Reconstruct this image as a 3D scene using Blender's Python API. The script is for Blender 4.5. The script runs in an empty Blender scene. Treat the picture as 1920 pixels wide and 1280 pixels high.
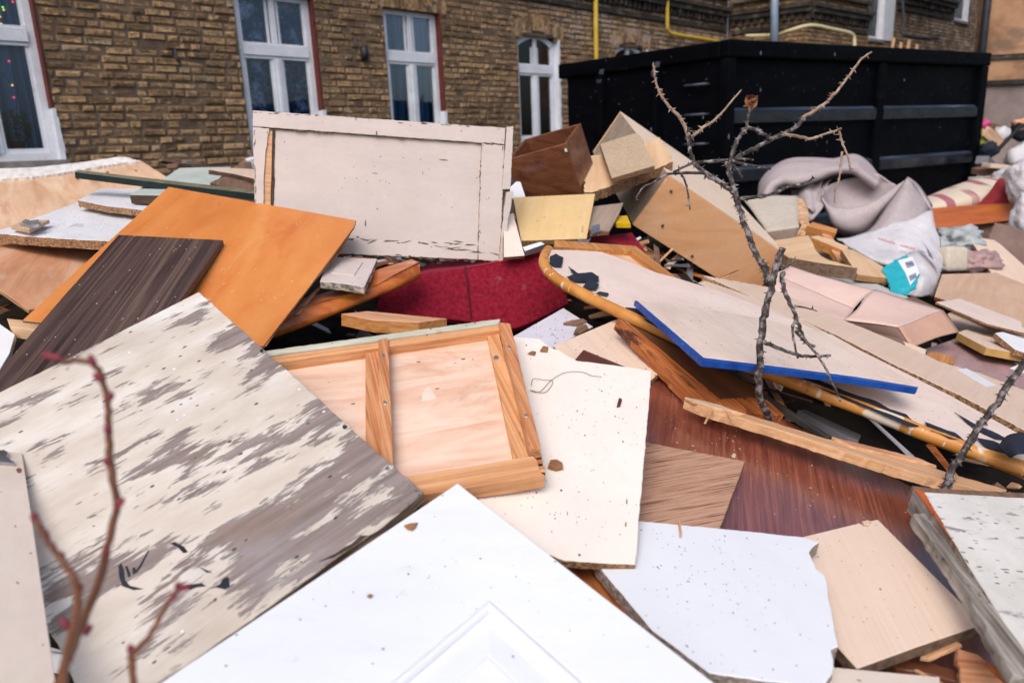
import bpy, bmesh, math, random
import numpy as np
from mathutils import Vector, Matrix, noise as mnoise
R=math.radians
rng=random.Random(11)
S=bpy.context.scene
COL=S.collection
# ------------------------------------------------------------------ camera
EYE=Vector((0,0,1.5)); TILT=R(14.5); ROLL=R(2.46); FPX=1400.0
fwd=Vector((0,math.cos(TILT),-math.sin(TILT))); r0=Vector((1,0,0)); u0=Vector((0,math.sin(TILT),math.cos(TILT)))
cr=math.cos(ROLL)*r0-math.sin(ROLL)*u0; cu=math.sin(ROLL)*r0+math.cos(ROLL)*u0
cam=bpy.data.cameras.new('camera'); camo=bpy.data.objects.new('camera',cam); COL.objects.link(camo)
camo.matrix_world=Matrix(((cr.x,cu.x,-fwd.x,EYE.x),(cr.y,cu.y,-fwd.y,EYE.y),(cr.z,cu.z,-fwd.z,EYE.z),(0,0,0,1)))
cam.sensor_width=36; cam.lens=36*FPX/1920; cam.clip_start=.05; cam.clip_end=500
cam.dof.use_dof=True; cam.dof.focus_distance=1.9; cam.dof.aperture_fstop=3.6
S.camera=camo
# ------------------------------------------------------------------ light
SUN_EL,SUN_AZ=R(50),R(195)      # high veiled sun, behind the camera to the left
w=bpy.data.worlds.new('World'); S.world=w; w.use_nodes=True
nt=w.node_tree; nt.nodes.clear()
sky=nt.nodes.new('ShaderNodeTexSky'); sky.sky_type='NISHITA'; sky.sun_disc=False
sky.sun_elevation=SUN_EL; sky.sun_rotation=SUN_AZ; sky.dust_density=4.0; sky.air_density=1.0; sky.ozone_density=1.0
bg=nt.nodes.new('ShaderNodeBackground'); bg.inputs[1].default_value=.15
wo=nt.nodes.new('ShaderNodeOutputWorld'); nt.links.new(sky.outputs[0],bg.inputs[0]); nt.links.new(bg.outputs[0],wo.inputs[0])
sun=bpy.data.lights.new('sun','SUN'); sun.energy=1.35; sun.angle=R(48); sun.color=(1,.96,.92)
so=bpy.data.objects.new('sun',sun); COL.objects.link(so)
d=Vector((math.sin(SUN_AZ)*math.cos(SUN_EL),math.cos(SUN_AZ)*math.cos(SUN_EL),math.sin(SUN_EL)))
so.rotation_euler=d.to_track_quat('Z','Y').to_euler(); so.location=d*30
S.view_settings.view_transform='Standard'; S.view_settings.look='None'; S.view_settings.exposure=.11; S.view_settings.gamma=1
S.cycles.max_bounces=8
# ------------------------------------------------------------------ materials
class NB:
    def __init__(s,name):
        s.m=bpy.data.materials.new(name); s.m.use_nodes=True; s.t=s.m.node_tree; s.t.nodes.clear()
        s.out=s.n('ShaderNodeOutputMaterial'); s.p=s.n('ShaderNodeBsdfPrincipled'); s.l(s.p.outputs[0],s.out.inputs[0])
    def n(s,k,**kw):
        x=s.t.nodes.new(k)
        for a,b in kw.items(): setattr(x,a,b)
        return x
    def l(s,a,b): s.t.links.new(a,b)
    def coords(s,which='Object',rand=True):
        tc=s.n('ShaderNodeTexCoord').outputs[which]
        if not rand: return tc
        oi=s.n('ShaderNodeObjectInfo'); mm=s.n('ShaderNodeVectorMath',operation='SCALE'); mm.inputs[0].default_value=(13,7,5); s.l(oi.outputs['Random'],mm.inputs['Scale'])
        a=s.n('ShaderNodeVectorMath',operation='ADD'); s.l(tc,a.inputs[0]); s.l(mm.outputs[0],a.inputs[1]); return a.outputs[0]
    def scale(s,v,sc):
        m=s.n('ShaderNodeVectorMath',operation='MULTIPLY'); s.l(v,m.inputs[0]); m.inputs[1].default_value=sc; return m.outputs[0]
    def noise(s,v,sc=1,detail=5,rough=.55,dist=0):
        x=s.n('ShaderNodeTexNoise'); s.l(v,x.inputs['Vector']); x.inputs['Scale'].default_value=sc; x.inputs['Detail'].default_value=detail
        x.inputs['Roughness'].default_value=rough; x.inputs['Distortion'].default_value=dist; return x.outputs['Fac']
    def vor(s,v,sc,feature='F1'):
        x=s.n('ShaderNodeTexVoronoi',feature=feature); s.l(v,x.inputs['Vector']); x.inputs['Scale'].default_value=sc; return x
    def ramp(s,f,stops):
        x=s.n('ShaderNodeValToRGB'); s.l(f,x.inputs[0]); e=x.color_ramp.elements
        while len(e)<len(stops): e.new(.5)
        for i,(p,c) in enumerate(stops): e[i].position=p; e[i].color=(*c,1)
        return x.outputs[0]
    def rng(s,f,a,b,c=0.,d=1.,smooth=True):
        x=s.n('ShaderNodeMapRange'); x.interpolation_type='SMOOTHSTEP' if smooth else 'LINEAR'; s.l(f,x.inputs[0])
        for i,v in enumerate((a,b,c,d)): x.inputs[1+i].default_value=v
        return x.outputs[0]
    def mth(s,op,a,b=None):
        x=s.n('ShaderNodeMath',operation=op)
        for i,v in enumerate((a,b)):
            if v is None: continue
            if isinstance(v,(int,float)): x.inputs[i].default_value=v
            else: s.l(v,x.inputs[i])
        return x.outputs[0]
    def mix(s,f,a,b,mode='MIX'):
        x=s.n('ShaderNodeMix',data_type='RGBA',blend_type=mode)
        for i,v in ((0,f),(6,a),(7,b)):
            if isinstance(v,(int,float)): x.inputs[i].default_value=v
            elif isinstance(v,tuple): x.inputs[i].default_value=(*v,1)
            else: s.l(v,x.inputs[i])
        return x.outputs[2]
    def bump(s,h,strength=.3,dist=.002):
        x=s.n('ShaderNodeBump'); x.inputs['Strength'].default_value=strength; x.inputs['Distance'].default_value=dist; s.l(h,x.inputs['Height']); s.l(x.outputs[0],s.p.inputs['Normal']); return x
    def fin(s,col,rough=.6,spec=.4,**kw):
        if isinstance(col,tuple): s.p.inputs['Base Color'].default_value=(*col,1)
        else: s.l(col,s.p.inputs['Base Color'])
        if isinstance(rough,(int,float)): s.p.inputs['Roughness'].default_value=rough
        else: s.l(rough,s.p.inputs['Roughness'])
        s.p.inputs['Specular IOR Level'].default_value=spec
        for k,v in kw.items(): s.p.inputs[k.replace('_',' ')].default_value=v
        return s.m
M={}; MK={}
FS=1.75   # fineness of specks
def mk(name,stops,gs=(5,5,5),detail=6,nrough=.6,dist=0,blotch=(),speck=(),rough=.6,spec=.4,bump=.15,bs=None,bd=.001,var=1.,**kw):
    MK[name]=dict(stops=stops,gs=gs,detail=detail,nrough=nrough,dist=dist,blotch=blotch,speck=speck,rough=rough,spec=spec,bump=bump,bs=bs,bd=bd,var=var,**kw)
    b=NB(name); v=b.coords()
    g=b.noise(b.scale(v,gs),1,detail,nrough,dist)
    col=b.ramp(g,stops)
    for (c,sc,lo,hi,amt) in blotch:
        f=b.noise(b.scale(v,sc),1,6,.65,.3); f=b.rng(f,lo,hi,0,amt); col=b.mix(f,col,c)
    for (sc,dens,size,c) in speck:
        vv=b.scale(v,tuple(q*FS for q in sc))
        wob=b.noise(vv,2.2,2)
        x=b.vor(vv,1); f1=b.mth('LESS_THAN',b.mth('ADD',x.outputs['Distance'],b.mth('MULTIPLY',b.mth('SUBTRACT',wob,.5),.5)),size)
        sp=b.n('ShaderNodeSeparateColor'); b.l(x.outputs['Color'],sp.inputs[0])
        f2=b.mth('LESS_THAN',sp.outputs[0],b.mth('MULTIPLY',b.rng(b.noise(v,4.5,3),.42,.66,.05,2.1,False),dens)); col=b.mix(b.mth('MULTIPLY',f1,f2),col,c)
    lo_=b.rng(b.noise(v,2.7,5,.6),.3,.7,1-.09*var,1+.05*var,False); hi_=b.rng(b.noise(b.scale(v,(1,1.6,1)),38,5,.7),.25,.75,1-.05*var,1+.05*var,False)
    col=b.mix(1.,col,b.mth('MULTIPLY',lo_,hi_),'MULTIPLY')
    rn=b.noise(v,9,5); r=b.rng(rn,.25,.75,max(.02,rough-.1),min(1,rough+.12),False)
    h=b.noise(b.scale(v,bs or gs),1,6,.65); b.bump(h,bump,bd)
    M[name]=b.fin(col,r,spec,**kw); return M[name]
dk=(.03,.025,.02); dirt=(.12,.1,.08)
FINE=(4,70,70)
mk('ply_pale',[(.25,(.48,.25,.13)),(.5,(.70,.45,.29)),(.75,(.79,.58,.42))],(2.2,14,14),dist=.6,blotch=[((.30,.13,.06),(2,9,9),.62,.75,.7)],speck=[((5,18,18),.05,.28,(.2,.08,.03))],rough=.65)
mk('ply_red',[(.25,(.40,.16,.08)),(.5,(.62,.31,.17)),(.75,(.74,.46,.31))],(2.2,16,16),dist=.7,blotch=[((.62,.46,.34),(3,8,8),.55,.7,.6)],rough=.65)
mk('ply_pinkish',[(.25,(.65,.36,.235)),(.42,(.78,.52,.385)),(.58,(.83,.61,.48)),(.75,(.86,.69,.575))],(3.5,20,20),dist=1.2,blotch=[((.52,.25,.12),(3.5,5,5),.54,.72,.75),((.80,.70,.62),(5,6,6),.62,.72,.5)],speck=[((30,60,30),.06,.22,(.1,.06,.05))],rough=.6)
mk('ply_edge',[(.35,(.10,.04,.02)),(.5,(.40,.20,.09)),(.65,(.55,.33,.17))],(8,8,600),detail=3,bump=.4)
mk('orange_ply',[(.25,(.52,.15,.03)),(.5,(.63,.22,.05)),(.75,(.69,.29,.085))],(1.3,5,5),dist=.8,blotch=[((.55,.115,.015),(3,6,6),.50,.70,.6),((.76,.50,.27),(2,26,26),.60,.78,.45),((.78,.45,.16),(5,9,5),.66,.78,.5)],speck=[((60,60,60),.03,.2,(.75,.55,.35)),((5,60,30),.05,.12,(.25,.07,.02))],rough=.42,spec=.5,bs=(5,60,60),bump=.12)
mk('dark_stripe',[(.34,(.026,.013,.014)),(.43,(.10,.060,.050)),(.50,(.042,.023,.022)),(.57,(.14,.09,.072)),(.64,(.06,.036,.033)),(.72,(.20,.135,.105))],(.3,21,21),detail=5,dist=.25,blotch=[((.055,.035,.032),(1,100,100),.5,.7,.5)],speck=[((45,60,60),.07,.17,(.55,.5,.46)),((14,30,30),.03,.12,(.45,.35,.28))],rough=.45,bs=(4,160,160),bump=.2)
mk('beige_lam',[(.3,(.71,.53,.405)),(.7,(.78,.61,.49))],(2,60,60),blotch=[((.55,.38,.28),(3,4,4),.6,.8,.4)],speck=[((40,80,60),.035,.22,(.18,.11,.08)),((7,25,25),.05,.1,(.35,.22,.15))],rough=.5,var=.6)
mk('tan_lam',[(.3,(.56,.36,.24)),(.7,(.68,.47,.34))],(2,25,25),dist=.5,blotch=[((.75,.6,.48),(3,7,7),.6,.75,.5)],speck=[((25,60,60),.05,.2,(.25,.12,.07))],rough=.5)
mk('pink_hard',[(.3,(.71,.565,.50)),(.7,(.79,.66,.595))],(3,9,9),blotch=[((.42,.25,.15),(2.5,30,30),.68,.8,.7),((.60,.44,.36),(3,4,4),.55,.8,.5)],speck=[((60,90,60),.06,.22,(.30,.2,.16)),((16,60,30),.06,.14,(.34,.24,.2))],rough=.55,bump=.2)
mk('pink_hard2',[(.3,(.73,.57,.475)),(.7,(.82,.69,.60))],(4,26,26),dist=.3,blotch=[((.80,.72,.66),(3,10,10),.6,.75,.6)],speck=[((18,70,70),.10,.16,(.28,.19,.15))],rough=.55,bump=.2)
mk('beige_grain',[(.3,(.74,.555,.43)),(.5,(.79,.61,.485)),(.7,(.81,.635,.515))],(2.5,420,420),detail=4,speck=[((30,60,60),.02,.16,(.06,.04,.03)),((90,120,90),.03,.2,(.2,.13,.1))],rough=.45,bump=.06,var=.5)
mk('cream_speck',[(.3,(.86,.76,.68)),(.7,(.89,.81,.74))],(5,7,7),blotch=[((.66,.52,.42),(4,4,4),.6,.85,.35)],speck=[((85,120,90),.06,.22,(.14,.11,.09)),((32,50,40),.07,.15,(.13,.10,.09)),((10,55,50),.035,.10,(.2,.11,.07))],rough=.5,var=.5)
mk('cream_lam',[(.3,(.80,.67,.57)),(.7,(.85,.73,.63))],(3,30,30),speck=[((40,60,40),.03,.2,(.3,.2,.15))],rough=.5)
mk('cream_paint',[(.3,(.565,.475,.445)),(.7,(.63,.54,.505))],(3,9,9),blotch=[((.55,.47,.42),(2,4,4),.55,.8,.4),((.45,.48,.33),(6,6,6),.72,.78,.4)],speck=[((7,40,30),.10,.13,(.16,.14,.12)),((24,7,30),.10,.12,(.14,.12,.11)),((55,70,60),.03,.22,(.10,.08,.07)),((60,12,30),.04,.12,(.2,.17,.15))],rough=.55,bs=(14,14,14),bump=.25,bd=.002)
mk('chipped_dark',[(.35,(.04,.036,.03)),(.6,(.15,.125,.095))],(60,60,60),blotch=[((.13,.14,.06),(9,9,9),.5,.6,.8)],rough=.85)
mk('flaky_edge',[(.35,(.05,.045,.04)),(.5,(.20,.17,.14)),(.6,(.55,.46,.40))],(30,30,60),rough=.8,bump=.5)
mk('mossy_edge',[(.35,(.04,.05,.02)),(.5,(.16,.17,.06)),(.65,(.45,.40,.30))],(22,22,60),rough=.85,bump=.5)
mk('greenish_paint',[(.3,(.42,.42,.32)),(.7,(.62,.60,.50))],(9,50,50),blotch=[((.25,.2,.15),(12,30,30),.6,.7,.7)],speck=[((50,70,60),.06,.25,(.08,.06,.05))],rough=.75,bump=.4)
mk('white_clean',[(.3,(.80,.82,.86)),(.7,(.83,.85,.89))],(3,12,12),speck=[((70,90,80),.012,.2,(.2,.18,.17)),((18,60,40),.012,.09,(.25,.2,.18))],rough=.42,bump=.03,var=.25)
mk('white_door',[(.3,(.73,.755,.80)),(.7,(.77,.795,.84))],(3,12,12),speck=[((60,80,80),.012,.2,(.3,.25,.22)),((16,60,40),.012,.09,(.25,.2,.18))],rough=.38,bump=.03,var=.35,blotch=[((.62,.60,.62),(4,16,4),.54,.74,.30),((.55,.52,.50),(22,22,22),.62,.72,.3)])
mk('white_grey',[(.3,(.45,.44,.42)),(.7,(.62,.60,.57))],(3,20,20),rough=.5)
mk('white_speck',[(.3,(.745,.77,.82)),(.7,(.785,.81,.855))],(3,12,12),speck=[((90,120,90),.05,.23,(.16,.14,.13)),((38,60,50),.035,.16,(.12,.10,.10)),((11,70,50),.05,.07,(.2,.16,.14))],rough=.42,bump=.03,var=.25)
mk('white_lav',[(.3,(.56,.53,.60)),(.7,(.66,.63,.69))],(4,8,8),blotch=[((.1,.08,.08),(9,9,9),.66,.72,.8)],speck=[((60,70,60),.16,.24,(.06,.05,.05))],rough=.5)
mk('white_dirty',[(.3,(.68,.68,.72)),(.7,(.80,.80,.84))],(4,8,8),blotch=[((.35,.33,.34),(8,16,8),.62,.7,.6)],speck=[((40,70,60),.12,.22,(.1,.09,.1))],rough=.5)
mk('torn_white',[(.3,(.62,.55,.48)),(.55,(.80,.78,.76))],(12,30,30),rough=.8,bump=.5)
mk('greygreen',[(.3,(.44,.50,.47)),(.7,(.54,.60,.56))],(4,8,8),speck=[((40,60,60),.05,.2,(.2,.2,.2))],rough=.5)
mk('chip_edge',[(.32,(.07,.035,.018)),(.48,(.26,.14,.07)),(.62,(.48,.29,.16))],(120,120,260),detail=3,rough=.9,bump=.9,bd=.003)
mk('chip_grey',[(.32,(.13,.09,.07)),(.48,(.30,.235,.20)),(.65,(.52,.46,.42))],(120,120,260),detail=3,rough=.9,bump=.9,bd=.003)
mk('mdf_edge',[(.32,(.10,.06,.035)),(.6,(.22,.145,.10))],(60,60,90),blotch=[((.30,.2,.13),(40,40,40),.6,.7,.5)],rough=.9,bump=.5)
mk('dark_edge',[(.3,(.045,.02,.015)),(.7,(.12,.06,.045))],(20,20,40),rough=.6)
mk('yellow_edge',[(.3,(.45,.26,.08)),(.7,(.58,.36,.13))],(20,20,20),rough=.6)
mk('oak_edge',[(.3,(.12,.06,.025)),(.55,(.32,.17,.07)),(.7,(.45,.28,.13))],(20,20,300),rough=.8,bump=.4)
mk('orange_edge',[(.3,(.55,.20,.03)),(.7,(.66,.28,.055))],(9,9,9),rough=.4)
mk('dark_wood',[(.3,(.03,.018,.012)),(.7,(.10,.06,.04))],(9,60,60),rough=.8,bump=.5)
mk('woodbrown',[(.3,(.13,.07,.045)),(.7,(.26,.15,.10))],(3,60,60),rough=.75,bump=.4)
mk('wood_tan',[(.3,(.48,.32,.20)),(.7,(.62,.44,.30))],(3,50,50),rough=.7)
mk('tan_fabric',[(.3,(.40,.29,.19)),(.7,(.52,.40,.28))],(60,60,60),blotch=[((.34,.24,.15),(8,8,8),.5,.7,.5)],rough=.9,bump=.4)
mk('grey_wood',[(.3,(.27,.20,.15)),(.7,(.42,.32,.25))],(3,40,40),rough=.75,bump=.3)
mk('beech',[(.3,(.62,.39,.21)),(.55,(.71,.48,.29)),(.75,(.75,.54,.36))],(2,22,22),dist=.4,speck=[((50,50,50),.03,.2,(.2,.1,.05))],rough=.5)
mk('beech_face',[(.28,(.74,.36,.16)),(.5,(.86,.475,.25)),(.75,(.90,.57,.35))],(1.6,7,7),dist=1.0,blotch=[((.70,.42,.24),(1.5,14,14),.56,.7,.5)],speck=[((20,20,20),.03,.1,(.1,.05,.03))],rough=.42)
mk('beech_top',[(.3,(.80,.62,.47)),(.7,(.86,.70,.55))],(2,30,30),rough=.5)
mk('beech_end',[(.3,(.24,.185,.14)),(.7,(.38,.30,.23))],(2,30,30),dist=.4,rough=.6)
mk('yellow_lam',[(.3,(.68,.46,.20)),(.7,(.74,.53,.27))],(2.5,24,24),speck=[((35,35,35),.05,.16,(.15,.08,.04))],rough=.45)
mk('orange_wood',[(.28,(.36,.13,.035)),(.5,(.52,.22,.065)),(.72,(.64,.34,.13))],(3,100,100),dist=.4,rough=.5)
mk('orange_varnish',[(.28,(.34,.07,.012)),(.5,(.50,.13,.02)),(.72,(.60,.22,.04))],(2.5,30,30),dist=.5,blotch=[((.70,.55,.45),(6,10,10),.66,.69,.9)],rough=.3,spec=.5)
mk('orange_dark',[(.28,(.28,.06,.015)),(.5,(.42,.10,.02)),(.72,(.50,.15,.035))],(3,30,30),rough=.45)
mk('knotty',[(.28,(.17,.042,.012)),(.5,(.42,.125,.034)),(.72,(.62,.24,.08))],(5,60,60),dist=1.4,blotch=[((.05,.015,.008),(9,22,14),.56,.66,.9)],rough=.6,bump=.5,bd=.003)
mk('brown_ply',[(.28,(.10,.04,.018)),(.7,(.19,.08,.035))],(2,30,30),rough=.6)
mk('pine',[(.28,(.40,.15,.055)),(.5,(.66,.33,.15)),(.72,(.78,.48,.27))],(2.5,120,120),dist=.9,blotch=[((.10,.045,.02),(9,60,60),.66,.75,.7)],speck=[((12,22,22),.05,.13,(.13,.05,.02))],rough=.6,bump=.3)
mk('pine_red',[(.28,(.28,.085,.03)),(.5,(.56,.235,.10)),(.72,(.72,.40,.21))],(2.5,130,130),dist=.8,blotch=[((.09,.035,.015),(9,60,60),.66,.75,.8)],speck=[((11,24,24),.06,.14,(.12,.045,.02))],rough=.6,bump=.3)
mk('knot_fresh',[(.28,(.26,.075,.03)),(.5,(.50,.21,.10)),(.72,(.66,.38,.23))],(3,60,60),dist=.8,rough=.7,bump=.7,bd=.003)
mk('fresh_wood',[(.28,(.46,.22,.09)),(.5,(.64,.36,.19)),(.72,(.74,.50,.31))],(3,110,110),dist=.3,rough=.7,bump=.6,bd=.002)
mk('oak',[(.38,(.16,.065,.04)),(.45,(.47,.265,.17)),(.7,(.62,.385,.265))],(9,380,380),detail=6,dist=.2,blotch=[((.28,.13,.075),(1.4,14,14),.55,.75,.5)],rough=.55,bs=(7,330,330),bump=.5)
mk('mahogany',[(.30,(.085,.018,.013)),(.42,(.175,.042,.026)),(.55,(.25,.068,.042)),(.72,(.37,.13,.085))],(5,120,120),dist=1.0,speck=[((60,80,60),.05,.17,(.6,.42,.3))],rough=.34,spec=.6,bs=(5,260,260),bump=.22,Coat_Weight=.8,Coat_Roughness=.28,Coat_IOR=2.5)
mk('mahogany_flat',[(.28,(.07,.02,.014)),(.7,(.15,.045,.028))],(3,60,60),rough=.5)
mk('mahogany_box',[(.28,(.075,.024,.012)),(.5,(.17,.060,.030)),(.74,(.25,.10,.05))],(1.2,26,26),dist=.9,rough=.32,spec=.5)
mk('purple_lam',[(.3,(.33,.20,.20)),(.7,(.46,.31,.31))],(3,26,26),speck=[((20,30,30),.06,.2,(.2,.12,.12))],rough=.5)
mk('bluegrey',[(.3,(.14,.145,.17)),(.7,(.22,.22,.25))],(3,12,12),rough=.5)
mk('blue_paint',[(.3,(.004,.045,.27)),(.7,(.012,.10,.45))],(8,30,30),blotch=[((.10,.25,.55),(20,60,60),.66,.72,.7)],speck=[((30,60,60),.03,.2,(.55,.55,.6))],rough=.4)
mk('dark_green',[(.3,(.006,.012,.014)),(.7,(.015,.028,.030))],(20,20,20),rough=.4)
mk('olive_edge',[(.3,(.10,.10,.06)),(.7,(.26,.24,.15))],(30,60,30),rough=.6)
mk('dark_metal',[(.3,(.02,.02,.02)),(.7,(.06,.06,.05))],(20,20,20),rough=.45)
mk('metal',[(.3,(.35,.35,.36)),(.7,(.60,.60,.62))],(30,30,30),rough=.35,Metallic=.9)
mk('foil',[(.3,(.45,.46,.48)),(.7,(.75,.76,.78))],(30,30,30),rough=.25,Metallic=.8,bump=1,bd=.01)
mk('rusty',[(.3,(.12,.04,.02)),(.7,(.3,.12,.06))],(30,30,30),rough=.8)
mk('yellow_plastic',[(.3,(.70,.42,.01)),(.7,(.75,.48,.02))],(5,5,5),rough=.4)
mk('teal',[(.3,(.015,.36,.46)),(.7,(.03,.50,.58))],(20,20,20),blotch=[((.5,.7,.75),(20,20,20),.66,.7,.8)],rough=.35,bs=(20,20,20),bump=.5,bd=.01)
mk('barcode',[(.48,(.02,.03,.1)),(.52,(.5,.55,.6))],(240,2,2),detail=0,rough=.6)
mk('cardboard',[(.3,(.17,.105,.085)),(.7,(.25,.165,.135))],(5,9,9),rough=.9)
mk('pink_card',[(.3,(.62,.43,.37)),(.7,(.70,.52,.46))],(3,6,6),blotch=[((.66,.52,.47),(2,2,2),.5,.8,.5)],rough=.65)
mk('carton_end',[(.3,(.50,.29,.21)),(.7,(.56,.35,.26))],(3,6,6),rough=.7)
mk('ink',[(.3,(.008,.009,.016)),(.7,(.03,.03,.045))],(30,30,30),rough=.5)
mk('weather_white',[(.3,(.56,.54,.50)),(.55,(.68,.66,.62)),(.75,(.74,.72,.68))],(5,9,9),blotch=[((.17,.16,.15),(60,22,60),.57,.70,.8),((.36,.36,.40),(5,5,5),.58,.72,.5)],speck=[((70,30,60),.22,.22,(.09,.08,.08)),((12,50,50),.08,.1,(.06,.05,.05))],rough=.7,bump=.4,bd=.002)
mk('weather_edge',[(.34,(.11,.085,.07)),(.5,(.30,.26,.22)),(.62,(.46,.42,.38))],(5,60,60),blotch=[((.05,.04,.035),(20,30,30),.62,.68,.9),((.07,.10,.055),(5,5,5),.70,.74,.9)],rough=.85,bump=.6,bd=.003)
mk('orange_flake',[(.3,(.45,.075,.012)),(.55,(.58,.13,.02))],(12,30,30),blotch=[((.10,.06,.04),(14,26,26),.60,.66,.9)],rough=.6,bump=.5)
mk('lining',[(.3,(.008,.011,.022)),(.7,(.02,.025,.045))],(30,30,30),rough=.85,bump=.6,bd=.004)
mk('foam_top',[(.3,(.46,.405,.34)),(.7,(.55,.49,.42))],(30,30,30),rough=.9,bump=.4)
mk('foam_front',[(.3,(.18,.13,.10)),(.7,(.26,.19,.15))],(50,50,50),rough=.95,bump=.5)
mk('foam_torn',[(.3,(.40,.17,.06)),(.5,(.6,.36,.2)),(.7,(.68,.58,.46))],(30,30,30),rough=.95,bump=1,bd=.01)
mk('carpet',[(.3,(.40,.34,.35)),(.7,(.49,.425,.435))],(90,90,90),detail=3,blotch=[((.30,.245,.24),(5,5,5),.5,.7,.4)],rough=1,spec=.1,bs=(420,420,420),bump=.6)
mk('plastic_white',[(.3,(.56,.54,.57)),(.7,(.70,.68,.72))],(8,8,8),rough=.4,bs=(14,14,14),bump=.6,bd=.02)
mk('plastic_clear',[(.3,(.30,.34,.36)),(.7,(.55,.58,.60))],(16,16,16),rough=.25,bs=(26,26,26),bump=.8,bd=.02)
mk('red_print',[(.3,(.62,.28,.30)),(.7,(.66,.36,.37))],(8,8,8),rough=.5)
mk('foam_beige',[(.3,(.52,.45,.37)),(.7,(.60,.53,.45))],(40,40,40),rough=.95)
mk('red_cloth',[(.3,(.20,.010,.016)),(.7,(.30,.022,.028))],(20,20,20),rough=.8)
mk('velvet_dark',[(.3,(.05,.002,.006)),(.7,(.12,.006,.016))],(60,60,60),rough=.95)
mk('bark',[(.34,(.022,.018,.017)),(.5,(.075,.06,.058)),(.62,(.30,.275,.28))],(70,70,70),rough=.8,bump=.8,bd=.004)
mk('twig_tan',[(.3,(.12,.07,.05)),(.5,(.30,.21,.15)),(.7,(.46,.36,.29))],(40,40,40),rough=.7)
mk('twig_young',[(.3,(.10,.035,.02)),(.7,(.23,.095,.045))],(30,30,30),rough=.5)
mk('bud_red',[(.3,(.14,.012,.025)),(.7,(.26,.035,.06))],(30,30,30),rough=.5)
mk('leaf_dry',[(.3,(.19,.075,.03)),(.7,(.38,.18,.08))],(30,60,30),rough=.8)
mk('crumb_pale',[(.3,(.55,.38,.26)),(.7,(.75,.6,.46))],(30,60,30),rough=.8)
mk('crumb_dark',[(.3,(.04,.032,.028)),(.7,(.13,.09,.07))],(30,60,30),rough=.9)
mk('heap',[(.3,(.010,.008,.007)),(.7,(.035,.027,.022))],(9,9,9),rough=1,spec=.1,bump=.5,bd=.02)  # fill under the boards; shade of the gaps put into its colour
mk('ground',[(.3,(.035,.032,.03)),(.7,(.09,.08,.07))],(2,2,2),rough=.95,spec=.2,bump=.5,bd=.02)
mk('black_skip',[(.3,(.0016,.0019,.003)),(.7,(.0032,.004,.0062))],(3,3,9),blotch=[((.02,.022,.028),(2,2,9),.6,.8,.5)],speck=[((9,9,3),.16,.11,(.20,.21,.25)),((5,5,22),.10,.10,(.07,.075,.09)),((40,40,9),.05,.14,(.12,.13,.16))],rough=.45,spec=.04,bs=(3,3,3),bump=.35,bd=.02)
mk('skip_rib',[(.3,(.006,.008,.014)),(.7,(.014,.018,.028))],(3,3,9),speck=[((9,9,5),.06,.11,(.3,.3,.33))],rough=.2,spec=.9,bs=(3,3,3),bump=.3,bd=.02)
mk('skip_sky_highlight',[(.35,(.014,.02,.034)),(.6,(.04,.055,.09)),(.75,(.14,.17,.23))],(1.2,9,9),rough=.35,spec=.6)  # rib tops: sky highlight put into the colour
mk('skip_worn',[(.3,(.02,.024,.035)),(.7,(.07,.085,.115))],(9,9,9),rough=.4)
mk('window_white',[(.3,(.66,.69,.76)),(.7,(.78,.81,.88))],(6,6,6),blotch=[((.35,.33,.33),(9,9,9),.60,.75,.6)],rough=.45)
mk('window_red',[(.3,(.09,.014,.012)),(.7,(.15,.024,.018))],(12,12,12),rough=.7)
mk('room',[(.3,(.006,.007,.009)),(.7,(.012,.013,.016))],(3,3,3),rough=.9)
mk('sill_grey',[(.3,(.16,.15,.15)),(.7,(.30,.28,.27))],(8,8,8),rough=.8)
mk('mortar',[(.3,(.085,.058,.042)),(.7,(.19,.14,.10))],(6,6,6),rough=.95,bump=.6,bd=.01)
mk('cornice_dark',[(.3,(.012,.011,.010)),(.55,(.045,.04,.035)),(.7,(.16,.12,.09))],(5,5,9),rough=.9,bump=.6,bd=.01)
mk('gas_yellow',[(.3,(.55,.36,.03)),(.7,(.66,.45,.06))],(6,6,6),rough=.5)
mk('gas_pale',[(.3,(.55,.47,.25)),(.7,(.64,.56,.34))],(6,6,6),rough=.5)
mk('pipe_blue',[(.3,(.16,.22,.31)),(.7,(.23,.30,.40))],(6,6,6),rough=.4)
mk('pipe_dark',[(.3,(.012,.014,.02)),(.7,(.03,.034,.045))],(6,6,6),rough=.5)
mk('plaster_orange',[(.3,(.20,.11,.065)),(.5,(.42,.235,.13)),(.7,(.50,.30,.19))],(1.6,1.6,2.2),detail=8,blotch=[((.16,.11,.085),(1.2,1.2,3),.5,.65,.7)],rough=.95,bump=.6,bd=.01)
mk('plaster_grey',[(.3,(.17,.135,.125)),(.7,(.32,.255,.235))],(2,2,2),detail=8,rough=.95,bump=.6,bd=.01)
mk('pink_plastic',[(.3,(.62,.05,.22)),(.7,(.7,.1,.3))],(5,5,5),rough=.4)
mk('lime_plastic',[(.3,(.35,.5,.04)),(.7,(.5,.62,.1))],(5,5,5),rough=.4)
mk('blue_plastic',[(.3,(.02,.12,.35)),(.7,(.05,.2,.5))],(5,5,5),rough=.4)
mk('black_plastic',[(.3,(.008,.008,.01)),(.7,(.02,.02,.024))],(5,5,5),rough=.35)
mk('plant',[(.3,(.012,.03,.01)),(.7,(.035,.065,.02))],(9,9,9),rough=.6)
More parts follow.
